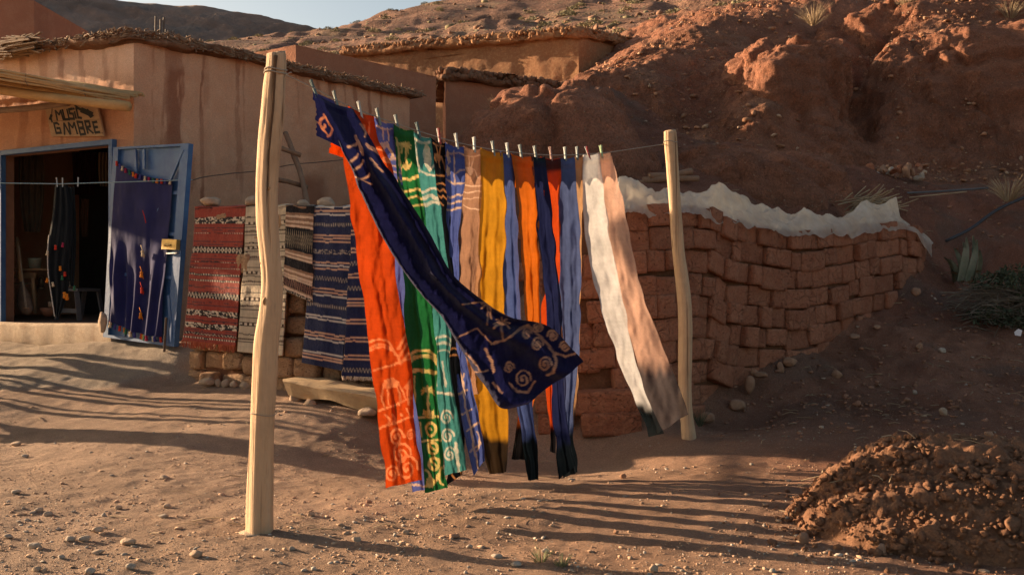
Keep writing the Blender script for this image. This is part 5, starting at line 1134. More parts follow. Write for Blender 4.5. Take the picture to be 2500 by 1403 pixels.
# ---------------------------------------------------------------- cloth on the blue door
M_wrap = cloth('door_cloth', .10, tint=None); M_wool = {}
def wool(c):
    if c not in M_wool: M_wool[c] = plain('wool_%d_%d_%d' % c, rgb(*c), .95, bumpd=.003, scale=60)
    return M_wool[c]
TC = [(190,52,36),(206,120,40),(40,96,70),(150,40,70),(200,180,150),(60,60,120)]
def tassel_mesh():
    return MB().lathe([(.001,.0),(.010,-.002),(.013,-.010),(.008,-.016),(.011,-.022),(.014,-.042),(.010,-.046),(.001,-.044)], (0,0,0), 8).me('tassel', flat=False)
TM = {}
def tassel(parent, loc, c, s=1.0):
    if c not in TM: TM[c] = tassel_mesh(); TM[c].materials.append(wool(c))
    return put('tassel', TM[c], None, parent, loc=loc, rot=(random.uniform(-.2,.2), random.uniform(-.2,.2), 0), scale=(s, s, s))
dc = thing('door_wrap', 'navy cloth wrap with bright tassels pinned on the open blue door', 'wrap', tuple(leaf(.5, .95, .08)))
nu, nv = 90, 150; U, W = np.meshgrid(np.linspace(0, 1, nu), np.linspace(0, 1, nv), indexing='xy')
v_top = .07+.11*U**.8+.02*np.sin(np.pi*U); v_bot = .90-.055*np.sin(np.pi*U)*0+.06*U+.02*np.sin(U*np.pi)
uu = .075+(.76-.0*W)*U+.005*np.sin(W*9)*U; uu = uu-.012*smooth(.6, 1, W)*(U-.5)*2
vv = v_top+(v_bot-v_top)*W
fold = .055+.012*np.sin(U*5+W*2)
low = smooth(.35, .75, W); cx = .62
fold = fold+low*(.020*np.sin(U*17+6*(W-.5)*(U-cx))+.016*np.sin(U*31+3*W+1)+.012*np.sin((U-cx)*22*(1+W)))+.012*np.exp(-((U-cx)/.05)**2)*W
fold = fold+.006*fbm(np.stack([U*5, W*4, U*0], -1), 3, 21)
Q = HT*((1-uu)*(1-vv))[..., None]+FTp*(uu*(1-vv))[..., None]+HBm*((1-uu)*vv)[..., None]+FBm*(uu*vv)[..., None]+dn*fold[..., None]
C = np.broadcast_to(lin((38,40,84)), Q.shape).copy(); C *= (1+.12*fbm(np.stack([U*6, W*9, U*0], -1), 3, 9))[..., None]
put('cloth', mesh('cloth', Q.reshape(-1, 3), gridfaces(nv, nu), cols=C.reshape(-1, 3)), M_wrap, dc)
for i in range(15):
    k = int(2+i*(nu-5)/14); q = Q[0, k]+dn*.012; tassel(dc, q, TC[(i*5) % 6], 1.0)
for i in range(17):
    k = int(1+i*(nu-3)/16); q = Q[-1, k]+dn*.006; tassel(dc, q, TC[(i*7+2) % 6], 1.15)
for w0, cs in ((.25,0),(.47,4),(.60,1),(.70,0),(.86,1)):
    q = Q[int(w0*nv), int(cx*nu)]+dn*.02
    put('tie', MB().tube([q+np.array([-.02,-.01,.05]), q+np.array([0,-.02,0]), q+np.array([.012,-.01,-.07])], .004, 5).me('tie', flat=False), wool(TC[cs]), dc)
    if w0 > .55 or w0 == .47: tassel(dc, q+dn*.01, TC[cs], 1.3)
# ---------------------------------------------------------------- thin rope across the shop front with a dark shawl
def rope_pt(px): 
    py = np.interp(px, [-300,0,150,470], [452,447,449,439]); d = np.interp(px, [-300,0,470], [9.75,9.6,9.38]); return np.array(P(px, py, d))
single('shop_rope', MB().tube([rope_pt(x) for x in np.linspace(-420, 470, 60)], .0048, 5).me('shop_rope', flat=False), plain('blue_rope', (.22,.33,.36,1), .8), 'pale blue rope stretched across the shop opening to the door', 'rope')
single('wire', MB().tube(catmull([P(470,440,9.38), P(500,432,9.7), P(560,424,9.9), P(640,416,10.2), P(700,404,10.4), P(780,396,10.9), P(860,388,11.6)], 40), .005, 5).me('wire', flat=False), M_rod, 'thin dark wire running along the stained house wall from the door', 'wire')
for i, (x, w) in enumerate(((140,'left one of the pair holding the dark shawl'),(153,'right one of the pair holding the dark shawl'),(190,'alone to the right of the dark shawl'))):
    q = rope_pt(x); t = thing('rope_peg', 'grey wooden peg on the blue rope, '+w, 'peg', (q[0], q[1], q[2]-.03), 'pegs on the shop rope'); t.rotation_euler = (0, -.08+.06*i, .3)
    for me in (prA, prB):
        o = bpy.data.objects.new('prong', me.copy()); COL.objects.link(o); o.parent = t; o.data.materials.append(peg_m['pale grey'])
    o = bpy.data.objects.new('spring', spr.copy()); COL.objects.link(o); o.parent = t; o.data.materials.append(M_spring)
def drape(parent, name, rows, col, nu=30, nv=80, amp=.012, n=3, mat=None, seed=0):
    """hanging cloth: rows (left px, right px, py, distance)"""
    K = catmull(np.array([((r[0]+r[1])/2, r[2], *r) for r in rows], float), nv)[:, 2:]; u = np.linspace(0, 1, nu)
    px = K[:, 0:1]*(1-u)+K[:, 1:2]*u; py = np.repeat(K[:, 2:3], nu, 1); d = K[:, 3:4]+amp*np.sin(2*np.pi*n*u+seed+np.linspace(0, 2, nv)[:, None])+.01*np.sin(u*3+seed)
    V = np.stack([(px-1250)/F*d, d, CAM_Z-(py-701.5)/F*d], -1); C = np.broadcast_to(lin(col), V.shape)
    me = mesh(name, V.reshape(-1, 3), gridfaces(nv, nu), cols=C.reshape(-1, 3))
    if parent is None: return me, V
    put(name, me, mat or M_wrap, parent); return V
sh = thing('dark_shawl', 'black shawl with white trim and red tassels hanging in the shop opening', 'shawl', P(150,770,9.5))
V1 = drape(sh, 'shawl_cloth', [(134,166,452,9.54),(128,176,520,9.53),(118,174,600,9.52),(118,168,660,9.52),(126,165,720,9.51),(134,146,772,9.51)], (20,24,28), seed=2)
put('white_trim', MB().tube([V1[i, 0]+np.array([0,-.006,0]) for i in range(30, 80)], .005, 5).me('white_trim', flat=False), wool((190,182,172)), sh)
drape(sh, 'shawl_flap', [(150,182,456,9.57),(152,186,560,9.56),(160,184,640,9.56),(168,180,700,9.56)], (24,30,34), seed=4)
for x, y, c in ((136,598,0),(154,592,3),(147,649,1),(158,663,0),(152,672,2),(157,712,1),(162,716,1),(182,697,2),(116,612,4),(116,678,1),(128,688,4)):
    tassel(sh, P(x, y, 9.49), TC[c], 1.4 if y > 700 else 1.0)
# ---------------------------------------------------------------- things inside the shop
def ins(px, py, e):
    s, z = fpt(px, py, -e); return np.array(front(s, z, -e))
def insd(px, e): return ins(px, 600, e)[1]
g1 = thing('hung_garment', 'long pale brown robe hanging inside the shop at the left', 'garment', tuple(ins(75,590,.9)), 'garments hanging in the shop')
drape(g1, 'robe', [(46,106,378,insd(76,.9)),(46,108,450,insd(76,.9)),(52,104,520,insd(76,.9)),(60,98,566,insd(76,.9))], (108,94,80), seed=5, amp=.03, n=4)
g2 = thing('hung_garment', 'narrow brown cloth strip hanging deep inside the shop', 'garment', tuple(ins(205,580,1.6)), 'garments hanging in the shop')
drape(g2, 'strip', [(198,218,486,insd(206,1.6)),(196,216,540,insd(206,1.6)),(200,214,578,insd(206,1.6))], (104,74,58), seed=6, amp=.02, n=2)
g3 = thing('hung_garment', 'tan knitted garment hanging near the top right of the shop', 'garment', tuple(ins(250,455,1.0)), 'garments hanging in the shop')
drape(g3, 'knit', [(240,272,372,insd(256,1.0)),(240,272,420,insd(256,1.0)),(244,272,455,insd(256,1.0))], (96,78,58), seed=7, amp=.02, n=4)
g4 = thing('hung_garment', 'dark maroon cloth hanging in the middle of the shop', 'garment', tuple(ins(205,480,1.9)), 'garments hanging in the shop')
drape(g4, 'maroon_cloth', [(176,236,372,insd(206,1.9)),(178,234,430,insd(206,1.9)),(182,232,476,insd(206,1.9))], (62,30,34), seed=8, amp=.03, n=4)
M_tbl = wood('table_wood', (.38,.24,.13,1), (.30,.18,.10,1), (.22,.13,.08,1), axis=0, scale=14)
tb = thing('small_table', 'small wooden table inside the shop doorway', 'table', tuple(ins(62,770,.6)))
c0, c1 = ins(22,660,.5), ins(102,660,.5); back = np.array([.4796,.8777,0])*.4
mb = MB(); mb.prism([c0, c1, c1+back, c0+back], (0,0,0), (0,0,.025)); put('table_top', mb.me('table_top'), M_tbl, tb)
mb = MB(); mb.beam(ins(22,672,.52), ins(86,672,.52), .02, .06); put('apron', mb.me('apron'), M_tbl, tb)
mb = MB(); mb.beam(ins(22,692,.54), ins(78,692,.54), .02, .02); put('stretcher', mb.me('stretcher'), M_tbl, tb)
for (x, y), (x2, y2) in (((79,668),(86,765)),((26,668),(23,765))):
    put('leg', MB().tube([ins(x,y,.53), ins(x2,y2,.53)], .022, 8).me('leg'), M_tbl, tb)
    put('leg', MB().tube([ins(x,y,.53)+back*.85, ins(x2,y2,.53)+back*.85], .022, 8).me('leg'), M_tbl, tb)
bk = thing('bucket', 'pale green plastic bucket standing on the small table', 'bucket', tuple(ins(85,659,.62)))
b0 = ins(85,658.5,.62); put('bucket_shell', MB().lathe([(.0,.0),(.058,.0),(.072,.125),(.078,.125),(.078,.135),(.070,.135),(.056,.01),(0,.01)], b0, 20).me('bucket_shell', flat=False), plain('bucket_green', (.33,.42,.36,1), .5, c2=(.36,.30,.22,1), scale=7), bk)
gb = thing('lute', 'long necked skin covered lute leaning inside the shop doorway', 'lute', tuple(ins(62,775,.35)))
M_skin = plain('dark_skin', (.12,.085,.065,1), .6, c2=(.17,.12,.09,1), scale=12); M_neck = wood('lute_neck', (.40,.24,.13,1), (.33,.19,.10,1), (.26,.15,.08,1), axis=2, scale=16)
put('neck', MB().tube([ins(42,580,.42), ins(47,630,.39), ins(52,688,.34)], [.020,.022,.024], 10).me('neck', flat=False), M_neck, gb)
V, Fc = ICO3; V = V.copy(); z = V[:, 2]; wd = np.interp(z, [-1,-.8,-.45,0,.5,1], [.02,.85,1.0,.86,.5,.22])/np.sqrt(np.maximum(1-z**2, .02)); wd = np.clip(wd, 0, 1.4)
cB, tB = ins(66,770,.30), ins(52,682,.35); ax = (tB-cB)/2; L_ = np.linalg.norm(ax); ax = ax/L_; xx = np.array([HLV[0], HLV[1], 0.]); yy = np.cross(ax, xx)
V2 = (cB+tB)/2+np.outer(V[:, 0]*wd*.118, xx)+np.outer(np.clip(V[:, 1]*wd, -.75, .75)*.07, yy)+np.outer(V[:, 2]*L_, ax)
put('body', mesh('body', V2, Fc), M_skin, gb)
for y in (590, 597, 604): put('tuning_peg', MB().tube([ins(30,y,.41), ins(52,y-1,.41)], .005, 6).me('tuning_peg'), M_neck, gb)
for dx_ in (-2, 0, 2): put('string', MB().tube([ins(46+dx_*.5,600,.36), ins(64+dx_,752,.20)], .0014, 4).me('string'), wool((190,180,160)), gb)
put('bridge', MB().tube([ins(57,752,.205), ins(71,752,.205)], .004, 5).me('bridge'), M_neck, gb)
stl = thing('stool', 'dark grey plastic stool with arched sides inside the shop', 'stool', tuple(ins(168,782,.45)))
M_stool = plain('grey_plastic', (.085,.09,.10,1), .45, spec=.4)
def ip(px, py, e): return ins(px, py, e)
mb = MB(); a, b = ins(150,709,.40), ins(190,711,.40); bk_ = np.array([.4796,.8777,0])*.30
mb.prism([a, b, b+bk_, a+bk_], (0,0,0), (0,0,.03)); put('seat', mb.me('seat'), M_stool, stl)
for (x, y), (x2, y2) in (((153,711),(138,780)),((187,712),(194,782))):
    for off in (0, 1):
        mb = MB(); mb.beam(ins(x,y,.41)+bk_*off*.95, ins(x2,y2,.39)+bk_*off*1.05, .05, .02); put('leg', mb.me('leg'), M_stool, stl)
mb = MB(); mb.beam(ins(145,757,.41), ins(190,759,.41), .015, .05); put('side_panel', mb.me('side_panel'), M_stool, stl)
ln_ = thing('lantern', 'small metal lantern standing beside the table leg', 'lantern', tuple(ins(100,712,.8)))
l0 = ins(100,706,.8); put('lantern_body', MB().lathe([(0,0),(.045,0),(.05,.02),(.03,.03),(.035,.10),(.028,.12),(.02,.14),(0,.145)], l0, 14).me('lantern_body', flat=False), plain('tin', (.25,.2,.13,1), .35, metal=.7), ln_)
put('handle', MB().tube([(l0[0]+.045*math.cos(t), l0[1], l0[2]+.11+.06*math.sin(t)) for t in np.linspace(0, math.pi, 14)], .003, 5).me('handle'), M_rod, ln_)
bo = thing('clay_bowl', 'brown clay bowl on the shop floor left of the stool', 'bowl', tuple(ins(120,772,.55)))
put('bowl_shell', MB().lathe([(0,.0),(.05,.0),(.09,.05),(.10,.095),(.095,.097),(.085,.055),(.04,.01),(0,.01)], ins(120,771,.55), 18).me('bowl_shell', flat=False), plain('clay', (.28,.13,.08,1), .8), bo)
put('cup', MB().lathe([(0,0),(.028,0),(.034,.06),(.03,.06),(.025,.005),(0,.005)], ins(124,749,.56), 12).me('cup', flat=False), plain('pale_clay', (.4,.3,.22,1), .8), bo)
# ---------------------------------------------------------------- soil heap
def heap_h(X, Y):
    e = ((X-2.30)/.98)**2+((Y-4.72)/.72)**2; h = .40*np.clip(1-e, 0, 1)**.85
    h = h+.09*np.exp(-(((X-1.75)/.35)**2+((Y-4.75)/.22)**2))*(e < 1.25)*smooth(1.25, .9, e)
    return h
hp = thing('soil_heap', 'heap of loose red soil clods in the lower right corner', 'soil heap', (2.3, 4.7, 0))
n = 190; Xh, Yh = np.meshgrid(np.linspace(1.1, 3.5, n+60), np.linspace(3.7, 5.6, n), indexing='xy'); hh = heap_h(Xh, Yh)
q = np.stack([Xh, Yh, hh], -1); amp = smooth(0, .08, hh)
lum = fbm(q*7, 4, 801, ridged=True)*.018+fbm(q*19, 4, 805)*.018+.03*smooth(.2, .8, fbm(q*5, 3, 809))
q[..., 2] = ground_base(Xh, Yh)+hh-.02+amp*lum-.05*(1-amp)
M_soil = earth('loose_soil', (.35,.175,.10,1), (.28,.14,.085,1), (.40,.22,.135,1), 3, 12, ((30, .03), (90, .014), (220, .006)))
put('mound', mesh('mound', q.reshape(-1, 3), gridfaces(n, n+60)), M_soil, hp)
rr = np.random.RandomState(81)
def scatter_mesh(name, pos, size, seed, base=ICO1, flat=.6, k=3.0, amp=.25, cols=None):
    V0, F0 = base; V0 = V0*(np.sum(np.abs(V0)**k, 1)**(-1.0/k))[:, None]; m = len(pos); r_ = np.random.RandomState(seed)
    J = 1+amp*r_.randn(m, len(V0), 1); sc = size[:, None, None]*np.stack([1+.3*r_.randn(m), 1+.3*r_.randn(m), flat*(1+.3*r_.randn(m))], -1)[:, None, :]
    V = V0[None]*J*sc; a = r_.rand(m)*6.28; ca, sa = np.cos(a)[:, None], np.sin(a)[:, None]
    V = np.stack([V[..., 0]*ca-V[..., 1]*sa, V[..., 0]*sa+V[..., 1]*ca, V[..., 2]], -1)+pos[:, None]
    Fc = (F0[None]+(np.arange(m)*len(V0))[:, None, None]).reshape(-1, 3)
    C = None if cols is None else np.repeat(cols, len(V0), 0)
    return mesh(name, V.reshape(-1, 3), Fc, cols=C)
x = 1.0+2.5*rr.rand(12000); y = 3.6+2.1*rr.rand(12000); h_ = heap_h(x, y); k = (h_ > .012)|(rr.rand(12000) < .22*np.exp(-np.maximum(((x-2.3)/.98)**2+((y-4.72)/.72)**2-1, 0)*2.2)); x, y, h_ = x[k], y[k], h_[k]
sz = .005+.015*rr.rand(len(x))**3+.024*(rr.rand(len(x)) > .985)*rr.rand(len(x))
put('clods', scatter_mesh('clods', np.stack([x, y, ground_base(x, y)+h_+.004], -1), sz, 5, flat=.85, k=2.4), M_soil, hp, kind='stuff')
# ---------------------------------------------------------------- gravel, straw and single stones on the ground
def inview(n, seed, d0, d1, bias=None):
    r_ = np.random.RandomState(seed); d = d0*(d1/d0)**r_.rand(n); t = -.62+1.24*r_.rand(n); X = t*d; keep = np.ones(n, bool)
    if bias is not None: keep = r_.rand(n) < bias(X, d)
    return X[keep], d[keep]
X, Y = inview(24000, 91, 3.2, 8.6, lambda x, y: np.clip((.18+.75*smooth(5.6, 4.0, y)*smooth(1.0, -1.8, x)+.25*smooth(6, 5, y))*(.25+1.1*smooth(-.3, .6, fbm(np.stack([x*1.7, y*1.7, x*0], -1), 4, 61))), 0, 1)*(y < 7.6+np.clip(-x, 0, 1)*.8))
sz = .0028+.010*np.random.RandomState(3).rand(len(X))**5
cc = np.random.RandomState(9); base = np.where(cc.rand(len(X), 1) < .30, np.array([[.40,.34,.28]]), np.array([[.44,.29,.195]]))*(.75+.5*cc.rand(len(X), 1))
M_grav = earth('gravel_stone', (1,1,1,1), (.85,.84,.83,1), (1.1,1.1,1.1,1), 20, 60, ((200, .003),), True)
put('gravel', scatter_mesh('gravel', np.stack([X, Y, ground_z(X, Y)+sz*.25], -1), sz, 6, flat=.55, cols=base), M_grav, kind='stuff', label='scattered grey and sandy pebbles over the yard')
X, Y = inview(17000, 93, 7.0, 13.3, lambda x, y: rough_amount(x, y)*.8)
sz = .004+.020*np.random.RandomState(13).rand(len(X))**4
base = np.where(cc.rand(len(X), 1) < .07, np.array([[.38,.28,.21]]), np.array([[.30,.15,.095]]))*(.75+.5*cc.rand(len(X), 1))
put('rubble', scatter_mesh('rubble', np.stack([X, Y, ground_z(X, Y)+sz*.2], -1), sz, 8, flat=.6, cols=base), M_grav, kind='stuff', label='small stones and clods strewn over the shaded slope')
# cliff debris
X, Y = inview(9500, 97, 13.6, 21, lambda x, y: (x > .2)*1.0)
Zc = ground_base(X, Y); e_ = .05; slope = np.hypot(ground_base(X+e_, Y)-Zc, ground_base(X, Y+e_)-Zc)/e_; k = slope < 1.6; X, Y, Zc = X[k], Y[k], Zc[k]
sz = .010+.035*np.random.RandomState(15).rand(len(X))**5; base = np.where(cc.rand(len(X), 1) < .12, np.array([[.42,.29,.20]]), np.array([[.36,.19,.115]]))*(.75+.5*cc.rand(len(X), 1))
put('scree', scatter_mesh('scree', np.stack([X, Y, Zc+.03], -1), sz, 12, flat=.7, cols=base), M_grav, kind='stuff', label='loose stones on the top and ledges of the cliff')
def straws(name, label, pos, ln, rad, mat, seed, up=.1, parent=None):
    r_ = np.random.RandomState(seed); mb = MB()
    for p in pos:
        a = r_.rand()*6.28; l = ln*(.5+r_.rand()); d = np.array([math.cos(a), math.sin(a), up*r_.randn()])*l; c = np.array(p)
        mb.tube([c-d/2, c+np.array([0,0,.15*l*r_.rand()])+.05*l*r_.randn(3)*np.array([1,1,.2]), c+d/2], rad*(.6+.8*r_.rand()), 3, cap=False)
    return put(name, mb.me(name, flat=False), mat, parent, kind='stuff', label=label)
X, Y = inview(24000, 92, 3.3, 7.4, lambda x, y: np.clip((.30+.5*smooth(1.5, -2, x))*(.3+1.0*smooth(-.4, .5, fbm(np.stack([x*2.3, y*2.3, x*0], -1), 4, 65))), 0, 1))
sz = .0016+.0032*np.random.RandomState(33).rand(len(X))**2; base = np.where(cc.rand(len(X), 1) < .25, np.array([[.44,.36,.29]]), np.array([[.45,.29,.20]]))*(.65+.6*cc.rand(len(X), 1))
put('grit', scatter_mesh('grit', np.stack([X, Y, ground_z(X, Y)+sz*.3], -1), sz, 16, flat=.7, cols=base), M_grav, kind='stuff', label='fine grit over the beaten earth of the yard')
M_straw = plain('dry_straw', (.42,.31,.19,1), .85, bumpd=0, c2=(.30,.21,.13,1), scale=5, world=True)
X, Y = inview(2600, 99, 4.5, 12.5, lambda x, y: rough_amount(x, y)*.5+.04+.9*(heap_h(x, y) > .02)*.5)
straws('straw', 'bits of dry straw scattered on the shaded ground', np.stack([X, Y, ground_z(X, Y)+heap_h(X, Y)+.008], -1), .10, .0026, M_straw, 4)
def ground_at(px, py, d0=4, d1=14):
    """where the ray of a photo pixel meets the ground"""
    d = np.linspace(d0, d1, 900); X = (px-1250)/F*d; Z = CAM_Z-(py-701.5)/F*d; g = ground_z(X, d)+heap_h(X, d)*.97; i = np.argmax(Z < g); return d[i]
def gstone(px, py, w, h, lab, mat, grp=None):
    d = ground_at(px, py+h*.4, 3.2); me = stone_mesh(int(px+py) % 97, 2.4, .14, 3); me.materials.append(mat); ww, hh_ = w/F*d, h/F*d
    me.transform(Matrix.Diagonal((ww, ww*.75, hh_*1.35, 1))); me.transform(Matrix.Rotation(random.uniform(-.4,.4), 4, 'Z')); me.transform(Matrix.Translation((0, 0, hh_*.45)))
    X_ = (px-1250)/F*d; put('stone', me, None, None, None, lab, 'stone', grp, loc=(X_, d, float(ground_z(np.array([X_]), np.array([d]))[0]+heap_h(np.array([X_]), np.array([d]))[0])))
for x_, y_, w, h, m_ in ((311,1322,44,15,0),(84,1333,36,12,1),(170,1316,28,12,1),(206,1316,30,12,1),(479,1354,34,15,0),(318,1384,28,12,1),(219,1395,26,14,1),(402,1165,24,8,1),(118,1255,24,10,1),(41,1084,26,10,0),(62,1114,20,7,1),(400,1260,26,9,1),(238,1294,30,12,0),(240,1348,30,10,0),(20,1310,26,10,1),(410,1235,22,9,0),(150,1360,20,9,1),(90,1390,24,10,0),(95,1245,22,8,1),(290,1240,20,8,0),(40,1200,22,8,1)):
    gstone(x_, y_, w, h, 'flat pebble on the gravelly ground left of the near pole', (M_stone, M_stone_g)[m_], 'pebbles left of the near pole')
for x_, y_, w, h, m_ in ((713,1339,16,9,1),(870,1316,24,10,0),(1213,1358,28,10,1),(1260,1378,26,12,1),(1145,1334,18,8,1),(1108,1308,28,8,2),(989,1299,20,9,0),(1040,1180,16,7,0),(1330,1345,20,9,1),(760,1255,20,8,0),(900,1225,16,7,2)):
    gstone(x_, y_, w, h, 'small stone lying on the sunlit ground below the scarves', (M_stone, M_stone_g, M_stone_r)[m_], 'stones below the scarves')
for x_, y_, w, h, m_, lab in ((1504,1299,14,9,2,'small red stone in the stripe of sun right of the scarves'),(1596,1391,24,15,0,'rounded pale stone at the bottom edge of the yard'),(1521,1163,16,12,2,'single reddish lump alone beyond the hanging scarves'),(1869,1233,16,8,0,'tiny pale stone at the left tip of the soil heap'),(1891,1323,16,10,0,'yellowish stone below the left tip of the soil heap'),(2044,914,26,16,2,'angular stone on the shaded slope right of the brick stack'),(2304,1006,22,16,0,'pale round stone above the soil heap'),(2233,959,12,9,1,'tiny white stone on the middle of the shaded slope'),(2244,849,18,14,2,'rounded pinkish stone on the upper shaded slope'),(2300,856,18,10,1,'flat grey stone high on the shaded slope'),(2416,1062,26,18,2,'dark round stone just behind the soil heap'),(2150,1345,30,26,2,'large clod of earth at the foot of the soil heap'),(1962,1318,32,24,2,'squarish red lump at the left foot of the soil heap')):
    gstone(x_, y_, w, h, lab, (M_stone, M_stone_g, M_stone_r)[m_])
# ---------------------------------------------------------------- plants
M_agave = plain('agave_leaf', (.17,.19,.13,1), .6, c2=(.27,.27,.20,1), scale=5, world=True); M_agdry = plain('dry_leaf', (.38,.27,.16,1), .85, c2=(.28,.18,.11,1), scale=6, world=True)
ag = thing('agave', 'grey green agave with withered lower leaves beyond the brick stack', 'agave', P(2355,690,10.9))
def blade(base, tip, w, droop, seed):
    b, t = np.array(base), np.array(tip); n = 12; V = []
    for i in range(n):
        k = i/(n-1); c = b*(1-k)+t*k+np.array([0, -.04*math.sin(k*3), droop*math.sin(k*math.pi)]); ww = w*.75*(.6+.7*k)*(1-k**2)+.002
        V += [c+np.array([-ww, .0, 0]), c+np.array([-ww*.3, .03, -.004]), c+np.array([ww*.3, .03, -.004]), c+np.array([ww, 0, 0])]
    return mesh('leaf', V, gridfaces(n, 4))
for i, (x0, y0, x1, y1, w, dr, m_) in enumerate(((2345,685,2360,578,.075,0,0),(2362,685,2385,585,.07,0,0),(2352,680,2330,605,.06,.02,0),(2372,682,2376,575,.05,0,0),(2338,685,2318,632,.05,.03,0),(2360,686,2352,590,.06,0,0),(2385,682,2392,610,.05,.02,0),(2350,688,2300,668,.045,.06,1),(2365,690,2395,662,.04,.06,1),(2345,690,2325,655,.045,.08,1),(2330,688,2306,628,.035,.05,0),(2370,692,2402,690,.04,.05,1))):
    put('leaf', blade(P(x0,y0,10.85+.02*i), P(x1,y1,10.8+.03*(i % 5)), w, dr, i), (M_agave, M_agdry)[m_], ag)
def tuft(mb, c, n, h, sp, r_, rad=.003, curve=.3):
    for i in range(n):
        a = r_.rand()*6.28; l = h*(.5+.7*r_.rand()); s = sp*(.3+r_.rand()); e = np.array([math.cos(a)*s, math.sin(a)*s, l]); m = e*.5+np.array([0, 0, l*curve*.5]); c0 = np.array(c)+np.array([math.cos(a), math.sin(a), 0])*sp*.15
        mb.tube([c0, c0+m, c0+e], [rad, rad*.8, rad*.3], 3, cap=False)
def leaves(c, r, n, seed, size, sq=(1, 1, .7)):
    r_ = np.random.RandomState(seed); d = r_.randn(n, 3); d /= np.linalg.norm(d, axis=1)[:, None]; p = d*(r*(.35+.65*r_.rand(n, 1)**.6))*np.array(sq); p[:, 2] = np.abs(p[:, 2])
    u = r_.randn(n, 3); u /= np.linalg.norm(u, axis=1)[:, None]; v = np.cross(u, r_.randn(n, 3)); v /= np.linalg.norm(v, axis=1)[:, None]; s = size*(.5+r_.rand(n, 1))
    V = np.stack([p-u*s, p+v*s*.45, p+u*s, p-v*s*.45], 1)+np.array(c); return V.reshape(-1, 3), np.arange(n*4).reshape(-1, 4)
rr = np.random.RandomState(31)
hb = thing('dry_bush', 'tangled dry bush with dark green leaves at the right edge', 'bush', P(2470,800,9.9))
mb = MB()
for i in range(420):
    a = np.array(P(2360+rr.rand()*200, 700+rr.rand()*110, 9.75+rr.rand()*.6)); d = np.array([rr.randn(), rr.randn()*.5, rr.randn()*.25]); d *= .25/np.linalg.norm(d)
    mb.tube([a-d, a+np.array([0,0,.06*rr.rand()]), a+d], .0035, 3, cap=False)
put('dry_stems', mb.me('dry_stems', flat=False), plain('grey_hay', (.23,.19,.14,1), .9, bumpd=0, c2=(.15,.12,.09,1), scale=4, world=True), hb, kind='stuff')
M_leafd = plain('dark_leaf', (.045,.055,.032,1), .8, bumpd=0, c2=(.07,.085,.045,1), scale=9, world=True)
Vs = [leaves(P(x_, y_, 9.9), .28, 500, 40+i, .022) for i, (x_, y_) in enumerate(((2440,705),(2490,690),(2420,790),(2475,800),(2530,740),(2550,800)))]
put('foliage', mesh('foliage', np.vstack([v for v, f in Vs]), np.vstack([f+i*2000 for i, (v, f) in enumerate(Vs)])), M_leafd, hb, kind='stuff')
single('litter_scrap', MB().add([P(2478,818,9.5), P(2492,820,9.48), P(2496,806,9.5), P(2486,802,9.52), P(2476,810,9.5)], [(0,1,2),(0,2,3,4)]).me('litter_scrap'), plain('white_scrap', (.7,.62,.6,1), .6), 'scrap of white plastic on the ground by the dry bush', 'litter')
rh = thing('reed_heap', 'heap of loose dry reeds lying behind the brick stack', 'reed heap', P(2130,515,11.4))
mb = MB()
for i in range(130):
    a = np.array(P(2050+rr.rand()*110, 490+rr.rand()*32, 11.2+.5*rr.rand())); d = np.array([.5+.4*rr.rand(), .3*rr.randn(), .18+.22*rr.randn()])*(.30+.4*rr.rand()); mb.tube([a-d*.4, a+d*.6], .006, 4, cap=False)
put('reeds', mb.me('reeds', flat=False), M_straw, rh, kind='stuff')
for (x0, y0), (x1, y1), lab in (((1560,448),(1690,418),'upper thin log lying behind the plastic sheet'),((1570,441),(1705,436),'lower weathered log lying behind the plastic sheet'),((1585,430),(1650,432),'short log stub between two longer logs behind the stack')):
    single('log', MB().tube(catmull([P(x0,y0,10.3), P((x0+x1)/2,(y0+y1)/2-2,10.35), P(x1,y1,10.4)], 14), .034, 9, jit=.15).me('log', flat=False), M_branch, lab, 'log', 'logs behind the brick stack')
rb_ = thing('rubbish_heap', 'small heap of rags and broken stones below the cliff', 'rubbish heap', P(2190,436,13.2))
for i in range(26):
    c = np.array(P(2120+rr.rand()*135, 405+rr.rand()*30, 13.0+.25*rr.rand())); me = SV[i % 8].copy(); me.materials.append((M_stone_r, M_stone_g, M_brick, M_stone_r)[i % 4]); s = .07+.10*rr.rand()
    put('lump', me, None, rb_, loc=c, rot=(rr.rand()*3, rr.rand()*3, rr.rand()*3), scale=(s, s*.7, s*.5))
single('pipe', MB().tube([P(2200,472,12.1), P(2300,467,12.2), P(2412,459,12.3)], .014, 6).me('pipe'), plain('grey_pipe', (.10,.10,.105,1), .6), 'grey pipe lying on the slope above the brick stack', 'pipe')
single('reed', MB().tube([P(2220,482,11.9), P(2300,474,12), P(2360,468,12.1)], .007, 5).me('reed'), M_straw, 'single long dry reed beside the grey pipe', 'reed')
single('hose', MB().tube(catmull([P(2310,588,11.4), P(2370,558,11.6), P(2430,515,11.8), P(2510,478,12.0), P(2600,440,12.2)], 24), .018, 6).me('hose', flat=False), plain('black_hose', (.03,.03,.035,1), .5), 'black hose running up the slope at the right edge', 'hose')
